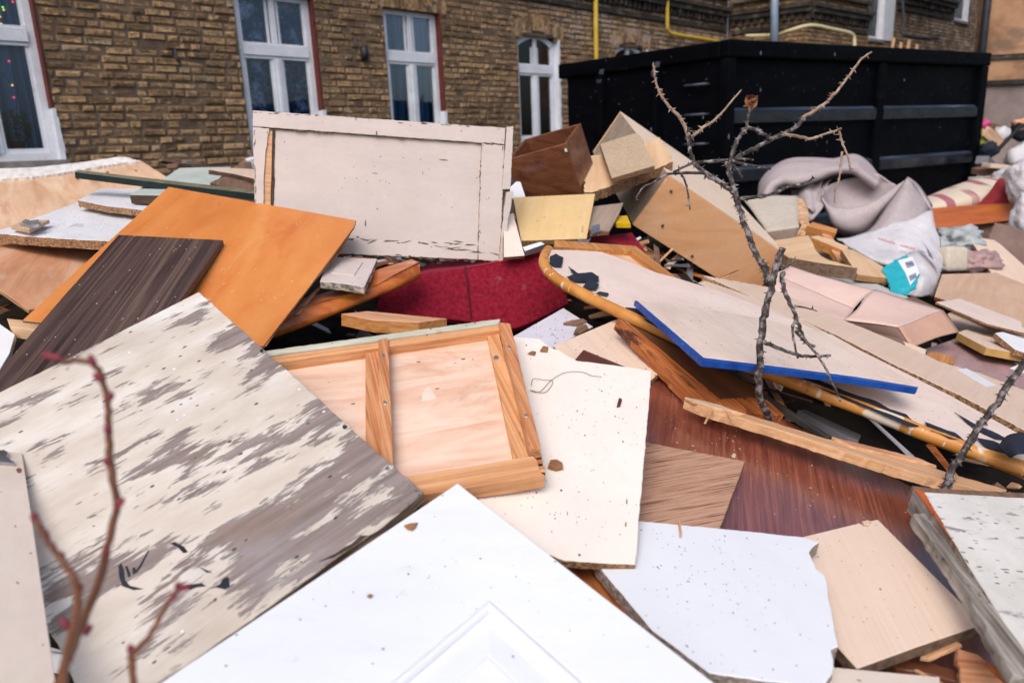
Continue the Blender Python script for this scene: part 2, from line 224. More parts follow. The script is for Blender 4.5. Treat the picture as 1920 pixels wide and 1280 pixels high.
def special():
    # velvet
    b=NB('velvet'); v=b.coords(); f=b.noise(v,70,4); c=b.ramp(f,[(.3,(.15,.005,.014)),(.7,(.30,.014,.036))])
    g=b.rng(b.noise(v,7,8,.7),.58,.74,0,.55); g=b.mth('MULTIPLY',g,b.rng(b.noise(v,60,4),.42,.6)); c=b.mix(g,c,(.36,.26,.29)); 
    b.bump(b.noise(v,26,8,.7),.7,.006); M['velvet']=b.fin(c,.95,.15,Sheen_Weight=.5,Sheen_Roughness=.4); b.p.inputs['Sheen Tint'].default_value=(.8,.15,.22,1)
    # peeling paint over grey bare plywood
    b=NB('peeling'); v=b.coords(rand=False); sp=b.n('ShaderNodeSeparateXYZ'); b.l(v,sp.inputs[0])
    comb=b.noise(b.scale(v,(5,210,1)),1,4,.6); dxv=b.n('ShaderNodeCombineXYZ'); b.l(b.mth('MULTIPLY',b.mth('SUBTRACT',comb,.5),.12),dxv.inputs[0])
    va=b.n('ShaderNodeVectorMath',operation='ADD'); b.l(v,va.inputs[0]); b.l(dxv.outputs[0],va.inputs[1]); vv=va.outputs[0]
    big=b.noise(b.scale(vv,(4.6,7.5,1)),1,5,.55,.3); st=b.noise(b.scale(vv,(11,34,1)),1,5,.6,.2); fine=b.noise(b.scale(v,(34,170,1)),1,4,.6)
    bare=b.mth('SUBTRACT',sp.outputs[0],b.mth('MULTIPLY',sp.outputs[1],.8))
    th=b.rng(bare,-.42,.44,-.075,.15,False)
    k=b.mth('ADD',b.mth('ADD',b.mth('MULTIPLY',b.mth('SUBTRACT',st,.5),.70),b.mth('MULTIPLY',b.mth('SUBTRACT',big,.5),1.2)),b.mth('MULTIPLY',b.mth('SUBTRACT',fine,.5),.28))
    k=b.mth('ADD',k,th); mask=b.rng(k,.045,.057)     # 1 = bare
    wood=b.ramp(b.noise(b.scale(v,(3,60,1)),1,6,.65,.3),[(.28,(.15,.115,.105)),(.5,(.25,.20,.185)),(.72,(.34,.285,.275))])
    wood=b.mix(b.rng(b.noise(b.scale(v,(3,9,1)),1,5),.52,.7,0,.7),wood,(.23,.15,.11)); wood=b.mix(b.rng(b.noise(v,3.3,5),.55,.75,0,.5),wood,(.40,.38,.42))
    pn=b.noise(b.scale(v,(4,9,1)),1,6); paint=b.ramp(pn,[(.3,(.50,.425,.35)),(.5,(.63,.565,.50)),(.66,(.71,.68,.645))])
    cr=b.rng(b.noise(b.scale(v,(14,190,1)),1,6,.75),.54,.70,0,.55); paint=b.mix(cr,paint,(.40,.32,.26))
    edge=b.rng(b.mth('ABSOLUTE',b.mth('SUBTRACT',k,.052)),.0,.018,.45,0.); paint=b.mix(b.rng(b.noise(b.scale(v,(1.5,2.5,1)),1,6,.7),.45,.68,0,.45),paint,(.40,.35,.31)); col=b.mix(mask,paint,wood); col=b.mix(edge,col,(.62,.58,.54))
    for sc,dn,sz,cc in (((50,80,1),.05,.2,(.07,.055,.05)),((14,60,1),.07,.08,(.12,.09,.08)),((70,90,1),.015,.2,(.8,.78,.76)),((26,95,1),.10,.13,(.22,.17,.14))):
        x=b.vor(b.scale(v,sc),1); q=b.n('ShaderNodeSeparateColor'); b.l(x.outputs['Color'],q.inputs[0])
        col=b.mix(b.mth('MULTIPLY',b.mth('LESS_THAN',x.outputs['Distance'],sz),b.mth('LESS_THAN',q.outputs[0],dn)),col,cc)
    # sooty spots near the lower right corner
    s1=b.rng(b.noise(v,75,5,.7),.57,.63,0,.9); dx=b.mth('SUBTRACT',sp.outputs[0],.262); dy=b.mth('ADD',sp.outputs[1],.19)
    rr=b.mth('SQRT',b.mth('ADD',b.mth('MULTIPLY',dx,dx),b.mth('MULTIPLY',dy,dy))); s1=b.mth('MULTIPLY',s1,b.rng(rr,.02,.075,1,0)); col=b.mix(s1,col,(.02,.016,.02))
    h=b.mth('ADD',b.mth('MULTIPLY',b.mth('SUBTRACT',1.,mask),1.0),b.mth('MULTIPLY',b.noise(b.scale(v,(8,130,1)),1,6,.7),.5)); b.bump(h,.95,.0016)
    M['peeling']=b.fin(col,b.rng(mask,0,1,.72,.5),.35)
    mk('peel_edge',[(.32,(.08,.045,.025)),(.5,(.24,.15,.09)),(.65,(.50,.40,.30))],(12,12,160),rough=.9,bump=.8,bd=.003)
    # orange / white banded bullnose
    b=NB('banded'); v=b.coords(rand=False); f=b.noise(b.scale(v,(7,7,1)),1,3,.5,.2); m=b.rng(f,.575,.59); 
    c=b.ramp(b.noise(v,14,5),[(.3,(.50,.19,.035)),(.7,(.66,.31,.075))]); w_=b.noise(b.scale(v,(55,55,4)),1,2); m2=b.mth('MULTIPLY',b.rng(w_,.63,.65),b.rng(b.noise(v,6,2),.48,.52))
    c=b.mix(b.mth('MAXIMUM',m,m2),c,(.70,.60,.48)); c=b.mix(b.rng(b.noise(v,30,6),.62,.75,0,.6),c,(.14,.07,.03)); M['banded']=b.fin(c,.4,.45)
    # bricks, one tint per brick
    b=NB('brick'); v=b.coords('Object',False); gi=b.n('ShaderNodeNewGeometry').outputs['Random Per Island']
    c=b.ramp(gi,[(0,(.15,.098,.056)),(.25,(.225,.145,.078)),(.5,(.31,.195,.10)),(.75,(.40,.255,.13)),(.93,(.47,.31,.17)),(1,(.40,.31,.21))])
    c=b.mix(b.rng(b.noise(v,9,6,.75),.52,.64,0,.9),c,(.62,.40,.21)); c=b.mix(b.rng(b.noise(v,22,6,.7),.46,.66,0,.8),c,(.075,.048,.032)); sp=b.n('ShaderNodeSeparateXYZ'); b.l(v,sp.inputs[0])
    c=b.mix(b.rng(b.noise(v,.9,6,.65),.5,.68,0,.5),c,(.075,.05,.035))
    sx=b.rng(sp.outputs[0],2.5,6.5); sz=b.rng(sp.outputs[2],2.7,3.5)
    ef=b.mth('MULTIPLY',b.mth('MULTIPLY',sx,sz),b.rng(b.noise(v,2.6,7,.7),.44,.62,0,.85)); c=b.mix(ef,c,(.50,.40,.34))
    so_=b.mth('MULTIPLY',b.rng(sp.outputs[2],3.2,4.2),b.rng(b.noise(b.scale(v,(1.4,1.4,.8)),1,6,.65),.46,.62,0,.8)); c=b.mix(so_,c,(.03,.026,.022))
    b.bump(b.noise(v,34,8,.72),1,.012); M['brick']=b.fin(c,.92,.25)
    # window glass
    b=NB('glass'); b.t.nodes.remove(b.p); tr=b.n('ShaderNodeBsdfTransparent'); tr.inputs[0].default_value=(.82,.88,.95,1); gl=b.n('ShaderNodeBsdfGlossy'); gl.inputs['Roughness'].default_value=.03
    fr=b.n('ShaderNodeFresnel'); fr.inputs[0].default_value=1.5; mx=b.n('ShaderNodeMixShader'); b.l(b.mth('MULTIPLY',fr.outputs[0],1.2),mx.inputs[0]); b.l(tr.outputs[0],mx.inputs[1]); b.l(gl.outputs[0],mx.inputs[2]); b.l(mx.outputs[0],b.out.inputs[0]); M['glass']=b.m
    # lace curtain
    b=NB('lace'); v=b.coords(); f=b.noise(v,5,10,.8); c=b.ramp(f,[(.35,(.015,.04,.09)),(.5,(.12,.20,.34)),(.58,(.75,.85,1.0))]); c=b.mix(b.rng(b.noise(v,60,4),.4,.6,0,.5),c,(.02,.03,.05)); M['lace']=b.fin(c,.95,.1)
    b=NB('curtain'); v=b.coords(); f=b.noise(b.scale(v,(18,18,.4)),1,4,.6); c=b.ramp(f,[(.35,(.02,.06,.12)),(.6,(.16,.30,.46))]); M['curtain']=b.fin(c,.95,.1)
    b=NB('striped_cloth'); v=b.coords(); wv=b.n('ShaderNodeTexWave'); b.l(b.scale(v,(1,1,1)),wv.inputs['Vector']); wv.inputs['Scale'].default_value=1.5; wv.inputs['Distortion'].default_value=2.0; wv.inputs['Detail'].default_value=1
    c=b.mix(b.mth('MULTIPLY',b.rng(wv.outputs['Fac'],.70,.76),b.rng(b.noise(v,1.6,2),.40,.50)),(.62,.53,.42),(.36,.13,.16)); M['striped_cloth']=b.fin(c,.9,.2)
    for nm,cc in (('red',(1,.05,.08)),('green',(.2,1,.1)),('amber',(1,.55,.1))):
        b=NB('bulb_'+nm); b.p.inputs['Emission Color'].default_value=(*cc,1); b.p.inputs['Emission Strength'].default_value=2.2; M['bulb_'+nm]=b.fin(cc,.5)
special()
def cross(name):      # the same wood with its grain running the other way
    if name+'_cross' not in M:
        a=dict(MK[name]); sw=lambda t: (t[1],t[0],t[2]) if t else t
        a['gs']=sw(a['gs']); a['bs']=sw(a['bs']); a['blotch']=[(c,sw(sc),lo,hi,am) for c,sc,lo,hi,am in a['blotch']]; mk(name+'_cross',**a)
    return name+'_cross'
BOARDS = [
('L1','plywood_sheet','warped pale plywood sheet with a torn white top edge,below the leftmost window','plywood sheet',None,[[-0.5341,0.8229,0.1937],[-0.8401,-0.5423,-0.0124],[0.0949,-0.1694,0.981],[-2.1768,3.8432,1.4452]],[('sheet',[(0.2044,0.4386),(0.141,0.2869),(0.1765,0.0318),(0.3244,-0.183),(0.3554,-0.3332),(0.3722,-0.3823),(-0.0848,-0.4303),(-0.582,-0.3829),(-1.0781,-0.2225),(-1.2576,0.0835),(-1.1047,0.4386)],'ply_pale','ply_edge',0.012,0.0,0.0,None,0),('white_edging',[(0.2377,0.4357),(0.2681,0.2803),(0.2519,0.1425),(0.2848,0.0204),(0.3411,-0.1354),(0.4124,-0.2625),(0.4118,-0.3192),(0.2704,-0.3677),(0.2498,-0.2847),(0.1965,-0.1692),(0.0683,0.0385),(0.0238,0.1784),(0.023,0.288),(0.0607,0.4357)],'torn_white','torn_white',0.02,0.014,0.006,None,0)]),
('L5','grey_board','pale grey green laminate board lying at the foot of the brick wall','board',None,[[-0.1492,0.9788,0.1405],[-0.9886,-0.1507,-0.0006],[0.0206,-0.139,0.9901],[-1.5526,3.8357,1.4071]],[('b',[(-0.0516,0.1759),(0.4475,0.1759),(0.4025,-0.106),(-0.0579,-0.1111),(-0.2381,-0.1015),(-0.3715,-0.0213)],'greygreen','chip_edge',0.02,0.0,0.0,None,0)]),
('L7','brown_edged_board','beige board with a dark brown edge,left of the framed cream door','board',None,[[0.2912,-0.954,-0.0705],[0.949,0.2974,-0.1044],[0.1205,-0.0365,0.992],[-1.383,4.0067,1.4369]],[('b',[(-0.0587,-0.1528),(-0.2306,-0.0491),(-0.2352,0.1087),(0.3631,0.1087),(0.1038,-0.0198)],'beige_lam','dark_edge',0.05,0.0,0.0,None,0)]),
('L7b','plank','dark brown plank wedged under the brown edged beige board','plank',None,[[0.2855,-0.9519,-0.111],[0.9426,0.2998,-0.1469],[0.1731,-0.0627,0.9829],[-1.2828,3.6637,1.3822]],[('b',[(-0.0148,-0.1214),(-0.2574,-0.0699),(-0.0963,0.1095),(0.2375,0.1095),(0.0987,-0.0318)],'woodbrown','dark_edge',0.03,0.0,0.0,None,0)]),
('L1b','curved_plywood','reddish plywood sheet sloping down under the crumbling white chipboard','plywood sheet',None,[[0.3983,-0.9108,-0.1085],[0.8976,0.4114,-0.1583],[0.1888,-0.0343,0.9814],[-1.5106,2.3831,1.1778]],[('b',[(-0.4631,-0.2749),(-0.5133,-0.1381),(-0.3662,0.1123),(-0.316,0.2533),(0.2769,0.2533),(0.4172,0.0295),(0.3972,0.0196),(0.2219,-0.0646),(-0.0352,-0.199)],'ply_red','ply_edge',0.012,0.0,0.0,None,0)]),
('L2','chipboard_sheet','large white chipboard panel with a crumbled brown edge,holding a small wooden block','chipboard panel',None,[[0.3567,-0.9265,-0.1203],[0.933,0.3599,-0.006],[0.0488,-0.1101,0.9927],[-1.5733,2.7179,1.2887]],[('b',[(-0.003,-0.2385),(-0.0907,-0.1969),(-0.2153,-0.1502),(-0.5531,-0.0389),(-0.2758,0.2895),(0.2204,0.2895),(0.275,0.1548),(0.2161,0.0596),(0.1598,-0.0269),(0.0876,-0.1331)],'white_dirty','chip_edge',0.032,0.0,0.004,None,0)]),
('L2b','wooden_block','small wooden block with a crumpled metal catch on the white chipboard','wooden block',None,[[0.1389,-0.9827,-0.1224],[0.9903,0.1376,0.0188],[-0.0016,-0.1238,0.9923],[-1.6883,2.6821,1.3153]],[('block',[(0.0403,-0.0446),(-0.0571,-0.0438),(-0.0321,0.0524),(0.1326,0.0524)],'wood_tan','wood_tan',0.012,0.0,0.0,None,0),('metal_catch',[(0.0624,-0.003),(-0.0246,-0.022),(0.0169,0.0181),(0.0046,0.0342),(0.0964,0.0694),(0.1157,0.0517)],'foil','foil',0.01,0.011,0.004,None,0)]),
('L3','chipboard_offcut','smaller white chipboard offcut with a ragged edge,beneath the dark green bar','chipboard panel',None,[[0.749,-0.654,-0.106],[0.66,0.7505,0.0337],[0.0575,-0.0953,0.9938],[-1.4856,3.0264,1.3621]],[('b',[(-0.146,-0.1435),(-0.3933,0.046),(-0.2663,0.1604),(0.0872,0.1604),(0.3326,-0.0048),(0.2269,-0.0663),(0.0629,-0.1206)],'white_dirty','chip_edge',0.026,0.0,0.004,None,0)]),
('L4','timber_offcut','short grey painted timber offcut with a dark end','timber offcut',None,[[0.9832,-0.1797,-0.0327],[0.1825,0.9736,0.137],[0.0072,-0.1406,0.99],[-1.3484,2.9648,1.395]],[('b',[(-0.0752,-0.0651),(-0.1251,0.0909),(0.0441,0.0909),(0.0995,-0.0339),(0.0517,-0.0738)],'greygreen','dark_wood',0.035,0.0,0.0,None,0)]),
('L6','metal_bar','long dark green bar lying across the boards to the framed cream door','bar',None,[[0.9731,-0.1859,-0.136],[0.1943,0.9796,0.0511],[0.1237,-0.0761,0.9894],[-1.3435,3.0326,1.4284]],[('b',[(-0.391,-0.0118),(-0.4102,0.0387),(0.3653,0.0387),(0.404,-0.033),(-0.0019,-0.0304)],'olive_edge','dark_green',0.026,0.0,0.0,None,0)]),
('W1','wood_strip','pale wood strip poking out under the orange board by the bluish panel','wood strip',None,[[0.9721,-0.2202,-0.0811],[0.2314,0.9567,0.1764],[0.0388,-0.1903,0.981],[-1.3736,2.1099,1.0617]],[('b',[(-0.1202,0.0279),(0.0065,0.0279),(0.0716,0.0112),(0.0843,-0.0236),(0.0169,-0.0234),(-0.0633,-0.0183)],'beech','beech',0.035,0.0,0.0,None,0)]),
('L13','white_board','bluish white panel corner at the left edge under the dark striped board','panel',None,[[-0.5374,0.8236,0.181],[-0.8424,-0.5342,-0.0703],[0.0388,-0.1903,0.981],[-1.43,1.9968,1.0236]],[('b',[(0.3587,0.0664),(0.1919,-0.0257),(0.0801,-0.0585),(-0.0524,-0.0401),(-0.1485,-0.0148),(-0.3185,0.0664)],'white_clean','white_clean',0.016,0.0,0.0,None,0)]),
('C5b','red_cushion','strip of red velvet cushion behind the beech box','cushion',None,[[-0.9834,0.1335,0.1231],[-0.1621,-0.9509,-0.2636],[0.0819,-0.2791,0.9568],[0.3941,2.9793,1.091]],[('b',[(0.162,0.0501),(0.0648,-0.125),(-0.1001,-0.2085),(-0.154,-0.0284),(-0.0912,0.1418),(0.1134,0.1418)],'velvet','velvet',0.08,0.0,0.0,None,0)]),
('C34','frame_corner','orange stained wooden frame corner poking from under the rounded board','wooden frame',None,[[0.2433,-0.9477,-0.2064],[0.9513,0.2747,-0.1398],[0.1892,-0.1623,0.9684],[0.4067,2.636,1.0974]],[('panel',[(-0.1308,-0.133),(-0.1416,0.1088),(0.1803,0.1088),(0.3722,-0.1028),(0.1008,-0.2169)],'ply_pale','ply_edge',0.006,0,0.0,None,0),('rail',[(-0.1252,-0.2218),(-0.1238,0.1005),(-0.061,0.0637),(-0.0472,-0.2477)],'orange_wood','orange_wood',0.03,0.02,0.0,None,0),('rail',[(-0.1205,0.0987),(0.252,0.0986),(0.2672,0.0593),(-0.0493,0.0497)],'orange_wood','orange_wood',0.03,0.021,0.0,None,0)]),
('C27','plank','splintered plank with broken chipboard edge carrying a square tan block','plank',None,[[0.1172,0.9333,0.3395],[-0.9928,0.1021,0.0621],[0.0233,-0.3443,0.9386],[0.5842,3.5553,1.4088]],[('b',[(0.0287,0.2072),(0.0854,0.1827),(0.1365,0.0379),(0.3642,-0.1569),(0.2511,-0.1751),(0.1226,-0.1957),(0.0336,-0.1983),(-0.0296,-0.14),(-0.1904,0.0114),(-0.3416,0.1708),(-0.344,0.2072)],'beech','chip_edge',0.045,0.0,0.006,None,0)]),
('C28','square_block','square tan board offcut lying on the splintered plank','board',None,[[-0.0009,0.9371,0.3491],[-1.0,-0.0005,-0.0015],[-0.0012,-0.3491,0.9371],[0.5676,3.5146,1.4638]],[('b',[(0.1077,0.1156),(0.2297,-0.0666),(0.1977,-0.0845),(-0.1804,-0.0895),(-0.2996,0.1156)],'tan_fabric','chip_edge',0.022,0.0,0.0,None,0)]),
('C31','grey_board','small grey brown board behind the pale yellow board','board',None,[[-0.317,-0.9222,-0.2217],[0.9269,-0.2516,-0.2786],[0.2011,-0.2938,0.9345],[0.3845,3.0548,1.218]],[('b',[(0.0222,-0.0692),(-0.0807,-0.0554),(-0.2242,0.0521),(-0.0707,0.059),(0.1389,0.059),(0.1836,-0.0434)],'grey_wood','chip_edge',0.016,0.0,0.0,None,0)]),
('C32','white_card','scrap of white card squeezed below the mahogany box','card',None,[[0.0896,-0.9418,-0.3241],[0.996,0.0857,0.0263],[0.003,-0.3252,0.9457],[0.0479,3.2451,1.3298]],[('b',[(-0.0216,-0.0292),(-0.0887,0.0087),(-0.0789,0.0263),(0.0845,0.0263),(0.0964,-0.0311)],'white_clean','white_clean',0.004,0.0,0.0,None,0)]),
('C29','cabinet_board','pale yellow cabinet side with a bent metal bracket at its corner','board',None,[[-0.1997,-0.8977,-0.3927],[0.9775,-0.1548,-0.1433],[0.0679,-0.4125,0.9084],[0.2588,2.8653,1.1852]],[('board',[(-0.2055,-0.2766),(-0.3184,0.0492),(0.0478,0.0492),(0.1199,-0.1893)],'yellow_lam','chip_edge',0.022,0.0,0.0,None,0),('bracket',[(0.0975,0.0164),(0.0853,0.035),(0.0935,0.0497),(0.0741,0.0658),(0.1227,0.0565),(0.1277,0.0354)],'metal','metal',0.006,0.02,0.0,None,0),('dowel',[(-0.0403,0.0217),(-0.0417,0.0278),(0.007,0.0306),(0.0084,0.0246)],'wood_tan','wood_tan',0.004,0.004,0.0,None,0)]),
('C33b','hinge','silver cabinet hinge beside the pale yellow board','hinge',None,[[0.0513,0.9352,0.3504],[-0.9981,0.0356,0.0509],[0.0351,-0.3523,0.9352],[0.3346,2.8388,1.1908]],[('plate',[(0.0232,0.0165),(0.0469,-0.0176),(-0.0118,-0.0176),(-0.0434,0.0165)],'metal','metal',0.012,0.0,0.0,None,0),('arm',[(-0.0098,0.0072),(-0.0004,-0.0075),(-0.0449,-0.0005),(-0.0539,0.0119)],'metal','metal',0.01,0.012,0.0,None,0)]),
('C30','board_offcut','narrow cream offcut standing beside the framed cream door','board',None,[[0.1326,-0.8388,-0.528],[0.9385,0.2775,-0.2053],[0.3187,-0.4683,0.8241],[0.0148,2.7544,1.1898]],[('b',[(-0.116,-0.0099),(-0.1462,0.0317),(0.11,0.0317),(0.1352,-0.0513)],'cream_lam','chip_edge',0.014,0.0,0.0,None,0)]),
('C33','trim_strip','short silver white trim strip on the red velvet seat','trim',None,[[-0.7525,-0.6423,-0.1459],[0.6555,-0.7519,-0.0707],[-0.0643,-0.1488,0.9868],[0.0926,2.7195,1.1526]],[('b',[(0.0301,-0.025),(-0.0515,-0.014),(-0.0384,0.0192),(0.0579,0.0192)],'white_clean','metal',0.02,0.0,0.0,None,0)]),
('C35','yellow_scrap','small yellow plastic scrap beside the beech box','plastic scrap',None,[[-0.0862,-0.9931,-0.0798],[0.992,-0.0929,0.0849],[-0.0918,-0.0719,0.9932],[0.4711,3.1071,1.1962]],[('b',[(-0.0132,-0.0304),(-0.0881,-0.0082),(-0.0736,0.0312),(0.1014,0.0312),(0.0649,-0.024)],'yellow_plastic','yellow_plastic',0.02,0.0,0.0,None,0)]),
('C5','sofa_cushion','red velvet upholstered cushion,dusty and creased,under the framed cream door','cushion',None,[[0.98,0.184,-0.076],[-0.1198,0.8501,0.5129],[0.1589,-0.4935,0.8551],[-0.082,2.5854,1.0355]],[]),
('C6','timber_offcut','short reddish timber offcut below the red velvet seat','timber offcut',None,[[0.9607,-0.2676,-0.0735],[0.266,0.9635,-0.0317],[0.0792,0.0109,0.9968],[-0.3457,2.0831,1.0483]],[('b',[(-0.1434,-0.0153),(-0.0916,0.0511),(0.1546,0.0511),(0.0997,-0.0282),(-0.0247,-0.0551)],'ply_red','orange_wood',0.035,0.0,0.0,None,0)]),
('C3','curved_wood','orange varnished curved wooden rail with chipped white marks','wooden rail',None,[[0.5022,-0.8531,0.1411],[0.8252,0.5216,0.2167],[-0.2585,0.0076,0.966],[-0.4724,2.2431,1.092]],[]),
('C2','cabinet_door_fragment','small cream cabinet door fragment with a flaking dark edge','cabinet door',None,[[0.0396,-0.9925,-0.1155],[0.9972,0.0467,-0.059],[0.064,-0.1128,0.9916],[-0.5111,2.3393,1.1492]],[('door',[(-0.0404,-0.0732),(-0.162,-0.061),(-0.1461,0.0788),(0.03,0.0788),(0.179,0.0781),(0.1425,0.0059),(0.1218,-0.0604)],'cream_paint','flaky_edge',0.022,0.0,0.001,None,0),('raised_panel',[(-0.0268,-0.0404),(-0.0995,-0.0316),(-0.0885,0.0389),(0.0635,0.0327),(0.0416,-0.039)],'cream_paint','cream_paint',0.004,0.004,0.0,None,0)]),
('C1','wardrobe_door_leaf','large framed cream wardrobe door standing up,edge moulding split off','wardrobe door',None,[[0.9734,0.2048,-0.1025],[0.0293,0.3327,0.9426],[0.2271,-0.9205,0.3179],[-0.4785,2.7386,1.3748]],[('panel',[(-0.3737,0.2104),(0.4159,0.2104),(0.3975,-0.1974),(-0.3678,-0.1958)],'cream_paint','cream_paint',0.008,0,0.0,None,0),('rail',[(-0.4102,0.2578),(0.4911,0.2598),(0.4862,0.1958),(0.4029,0.1963),(-0.4093,0.2006)],'cream_paint','flaky_edge',0.022,0.014,0.0012,None,0),('stile',[(-0.4093,0.1986),(-0.3544,0.1968),(-0.364,0.1216),(-0.3697,0.0264),(-0.3679,-0.2213),(-0.3923,-0.2221)],'cream_paint','flaky_edge',0.022,0.0142,0.0012,None,0),('exposed_strip',[(-0.3566,0.1894),(-0.3442,0.1903),(-0.3455,0.0296),(-0.348,-0.1781),(-0.3691,-0.1789),(-0.3703,0.0282),(-0.3646,0.1237)],'fresh_wood','fresh_wood',0.012,0.008,0.001,None,0),('dark_groove',[(-0.3446,0.1975),(-0.3356,0.1962),(-0.337,0.0314),(-0.3378,-0.1768),(-0.3484,-0.1772),(-0.3459,0.0309)],'dark_wood','dark_wood',0.004,0.004,0.002,None,0),('stile',[(0.3989,0.1941),(0.4862,0.1938),(0.4644,-0.2498),(0.3826,-0.2444),(0.3831,-0.1889)],'cream_paint','flaky_edge',0.022,0.0138,0.0012,None,0),('rail',[(-0.3931,-0.1699),(-0.1071,-0.1853),(0.3812,-0.1889),(0.3806,-0.2444),(-0.1067,-0.2386),(-0.3924,-0.2202)],'cream_paint','mossy_edge',0.022,0.0136,0.0012,None,0),('edge_moulding',[(0.4939,0.2619),(0.5206,0.2659),(0.505,0.0237),(0.4745,0.0221)],'cream_paint','flaky_edge',0.03,0.02,0.0012,None,0),('edge_moulding',[(0.4868,0.0103),(0.5152,0.0158),(0.4912,-0.1101),(0.4814,-0.2481),(0.4573,-0.2508),(0.4688,-0.1311)],'cream_paint','flaky_edge',0.03,0.028,0.0015,None,0)]),
('R8','orange_bed_plank','thick orange brown bed rail on the trash in front of the skip','bed rail',None,[[0.9999,0.0023,0.0155],[-0.0151,0.4021,0.9155],[-0.0041,-0.9156,0.4021],[3.5748,5.76,0.8553]],[('b',[(-0.321,0.0718),(-0.0816,0.0786),(0.3377,0.0786),(0.3443,-0.0546),(0.0585,-0.0754),(-0.3378,-0.098)],'orange_dark','orange_dark',0.08,0.0,0.0,None,0)]),
('R14b','cardboard_flap','crumpled brown cardboard flap at the right edge by the purple heap','cardboard',None,[[-0.4989,-0.7922,-0.3514],[0.8523,-0.3748,-0.3649],[0.1573,-0.4815,0.8622],[3.4631,5.0969,0.7305]],[('b',[(0.135,-0.1646),(-0.2061,-0.1208),(-0.238,0.0008),(-0.2299,0.1433),(0.2274,0.1433),(0.2722,-0.0065)],'cardboard','cardboard',0.01,0.0,0.01,None,0)]),
('R14','board_offcut','tan board with a clipped corner leaning at the right edge','board',None,[[0.3323,0.9203,0.2064],[-0.9105,0.2559,0.3249],[0.2462,-0.2959,0.9229],[3.0951,4.6015,0.6802]],[('b',[(0.372,0.1491),(0.464,-0.0371),(0.4048,-0.0654),(-0.0607,-0.1618),(-0.5367,-0.0367),(-0.4587,0.1491)],'beige_lam','chip_edge',0.018,0.0,0.0,None,0)]),
('R16p','purple_board','purple pink laminate board low in the right hand pile','board',None,[[-0.5712,-0.8193,0.0495],[0.7969,-0.568,-0.2055],[0.1965,-0.0779,0.9774],[1.7571,2.6896,0.638]],[('b',[(0.0241,-0.1922),(-0.4141,-0.0936),(-0.4398,0.1823),(0.3686,0.1823),(0.1387,0.0161),(0.1669,-0.1221)],'purple_lam','chip_edge',0.014,0.0,0.0,None,0)]),
('R16','board_offcut','cream board under the large tan board at the right edge','board',None,[[-0.5683,-0.8227,0.0104],[0.8175,-0.5661,-0.106],[0.093,-0.0517,0.9943],[2.146,3.2616,0.6246]],[('b',[(-0.1694,-0.1683),(-0.2997,-0.1487),(-0.209,0.1833),(0.3479,0.1833),(0.2359,-0.088)],'beige_lam','yellow_edge',0.014,0.0,0.0,None,0)]),
('R16b','yellow_edged_board','tan board with a thick yellow edge and clipped corner','board',None,[[-0.5741,-0.8101,0.1191],[0.7835,-0.5858,-0.2074],[0.2378,-0.0257,0.971],[1.9543,2.9003,0.6632]],[('b',[(0.0499,-0.1358),(-0.14,-0.1172),(-0.3562,0.1347),(0.1303,0.1347),(0.2583,-0.0217)],'beige_lam','yellow_edge',0.03,0.0,0.0,None,0)]),
('R16w','white_board','small white board with a brown edge at the right edge of the pile','board',None,[[-0.569,-0.8222,0.018],[0.7639,-0.5365,-0.3585],[0.3044,-0.1902,0.9333],[1.965,2.7964,0.6866]],[('b',[(-0.0066,-0.0786),(-0.0826,-0.0534),(-0.1511,0.0652),(0.0941,0.0652),(0.1306,-0.0014)],'white_clean','chip_edge',0.022,0.0,0.0,None,0)]),
('R15','tan_board','large tan board with an orange edge,right of the teal packaging','board',None,[[-0.5675,-0.8234,0.0012],[0.8233,-0.5675,-0.0151],[0.0131,-0.0076,0.9999],[2.3676,3.6073,0.6917]],[('b',[(0.113,-0.2267),(-0.5848,-0.2546),(-0.7618,0.0041),(-0.3317,0.1867),(0.7003,0.1867),(0.4575,0.0303)],'tan_lam','orange_dark',0.02,0.0,0.0,None,0)]),
('R6','foam_block','beige upholstered block with a torn orange end,left of the carpet','foam block',None,[[0.9711,0.2311,-0.0601],[-0.1685,0.8416,0.5132],[0.1691,-0.4882,0.8562],[1.5961,4.5621,1.0605]],[]),
('R4c','plywood_offcut','thin grey board under the chair slats beside the white bag','board',None,[[0.4903,0.8617,0.1305],[-0.8703,0.4759,0.127],[0.0473,-0.1758,0.9833],[1.8294,4.1035,0.8523]],[('b',[(-0.027,0.202),(0.4677,0.202),(0.1243,-0.0616),(-0.1205,-0.1913),(-0.3588,-0.1104)],'grey_wood','chip_edge',0.012,0.0,0.0,None,0)]),
('R4','chair_slats','orange wooden chair slats,broken,behind the cut board','chair slats',None,[[-0.9639,0.0595,0.2594],[-0.1389,-0.9439,-0.2997],[0.227,-0.3249,0.9181],[1.7873,4.1374,0.9368]],[('slat',[(0.1275,-0.0647),(0.0692,-0.1579),(-0.0699,-0.1376),(-0.0451,-0.0647)],'orange_wood','orange_wood',0.05,0.02,0.0,None,0),('slat',[(0.0308,-0.0594),(-0.0228,-0.0888),(-0.0412,0.2565),(0.0225,0.3015)],'ply_red','orange_wood',0.03,0,0.0,None,0),('slat',[(0.1376,0.0873),(0.0839,0.0369),(-0.0678,0.1013),(-0.04,0.1829)],'beech','orange_wood',0.05,0.021,0.0,None,0)]),
('R2','white_board','narrow white panel edge under the cut board and the packaging','panel',None,[[0.0063,0.9972,0.0751],[-0.9926,-0.0029,0.1218],[0.1216,-0.0753,0.9897],[1.6153,3.3297,0.8224]],[('b',[(0.2232,0.1392),(0.3049,0.0263),(0.1093,-0.095),(-0.1682,-0.1326),(-0.2628,-0.0643),(-0.1326,0.1392)],'white_grey','white_clean',0.014,0.0,0.0,None,0)]),
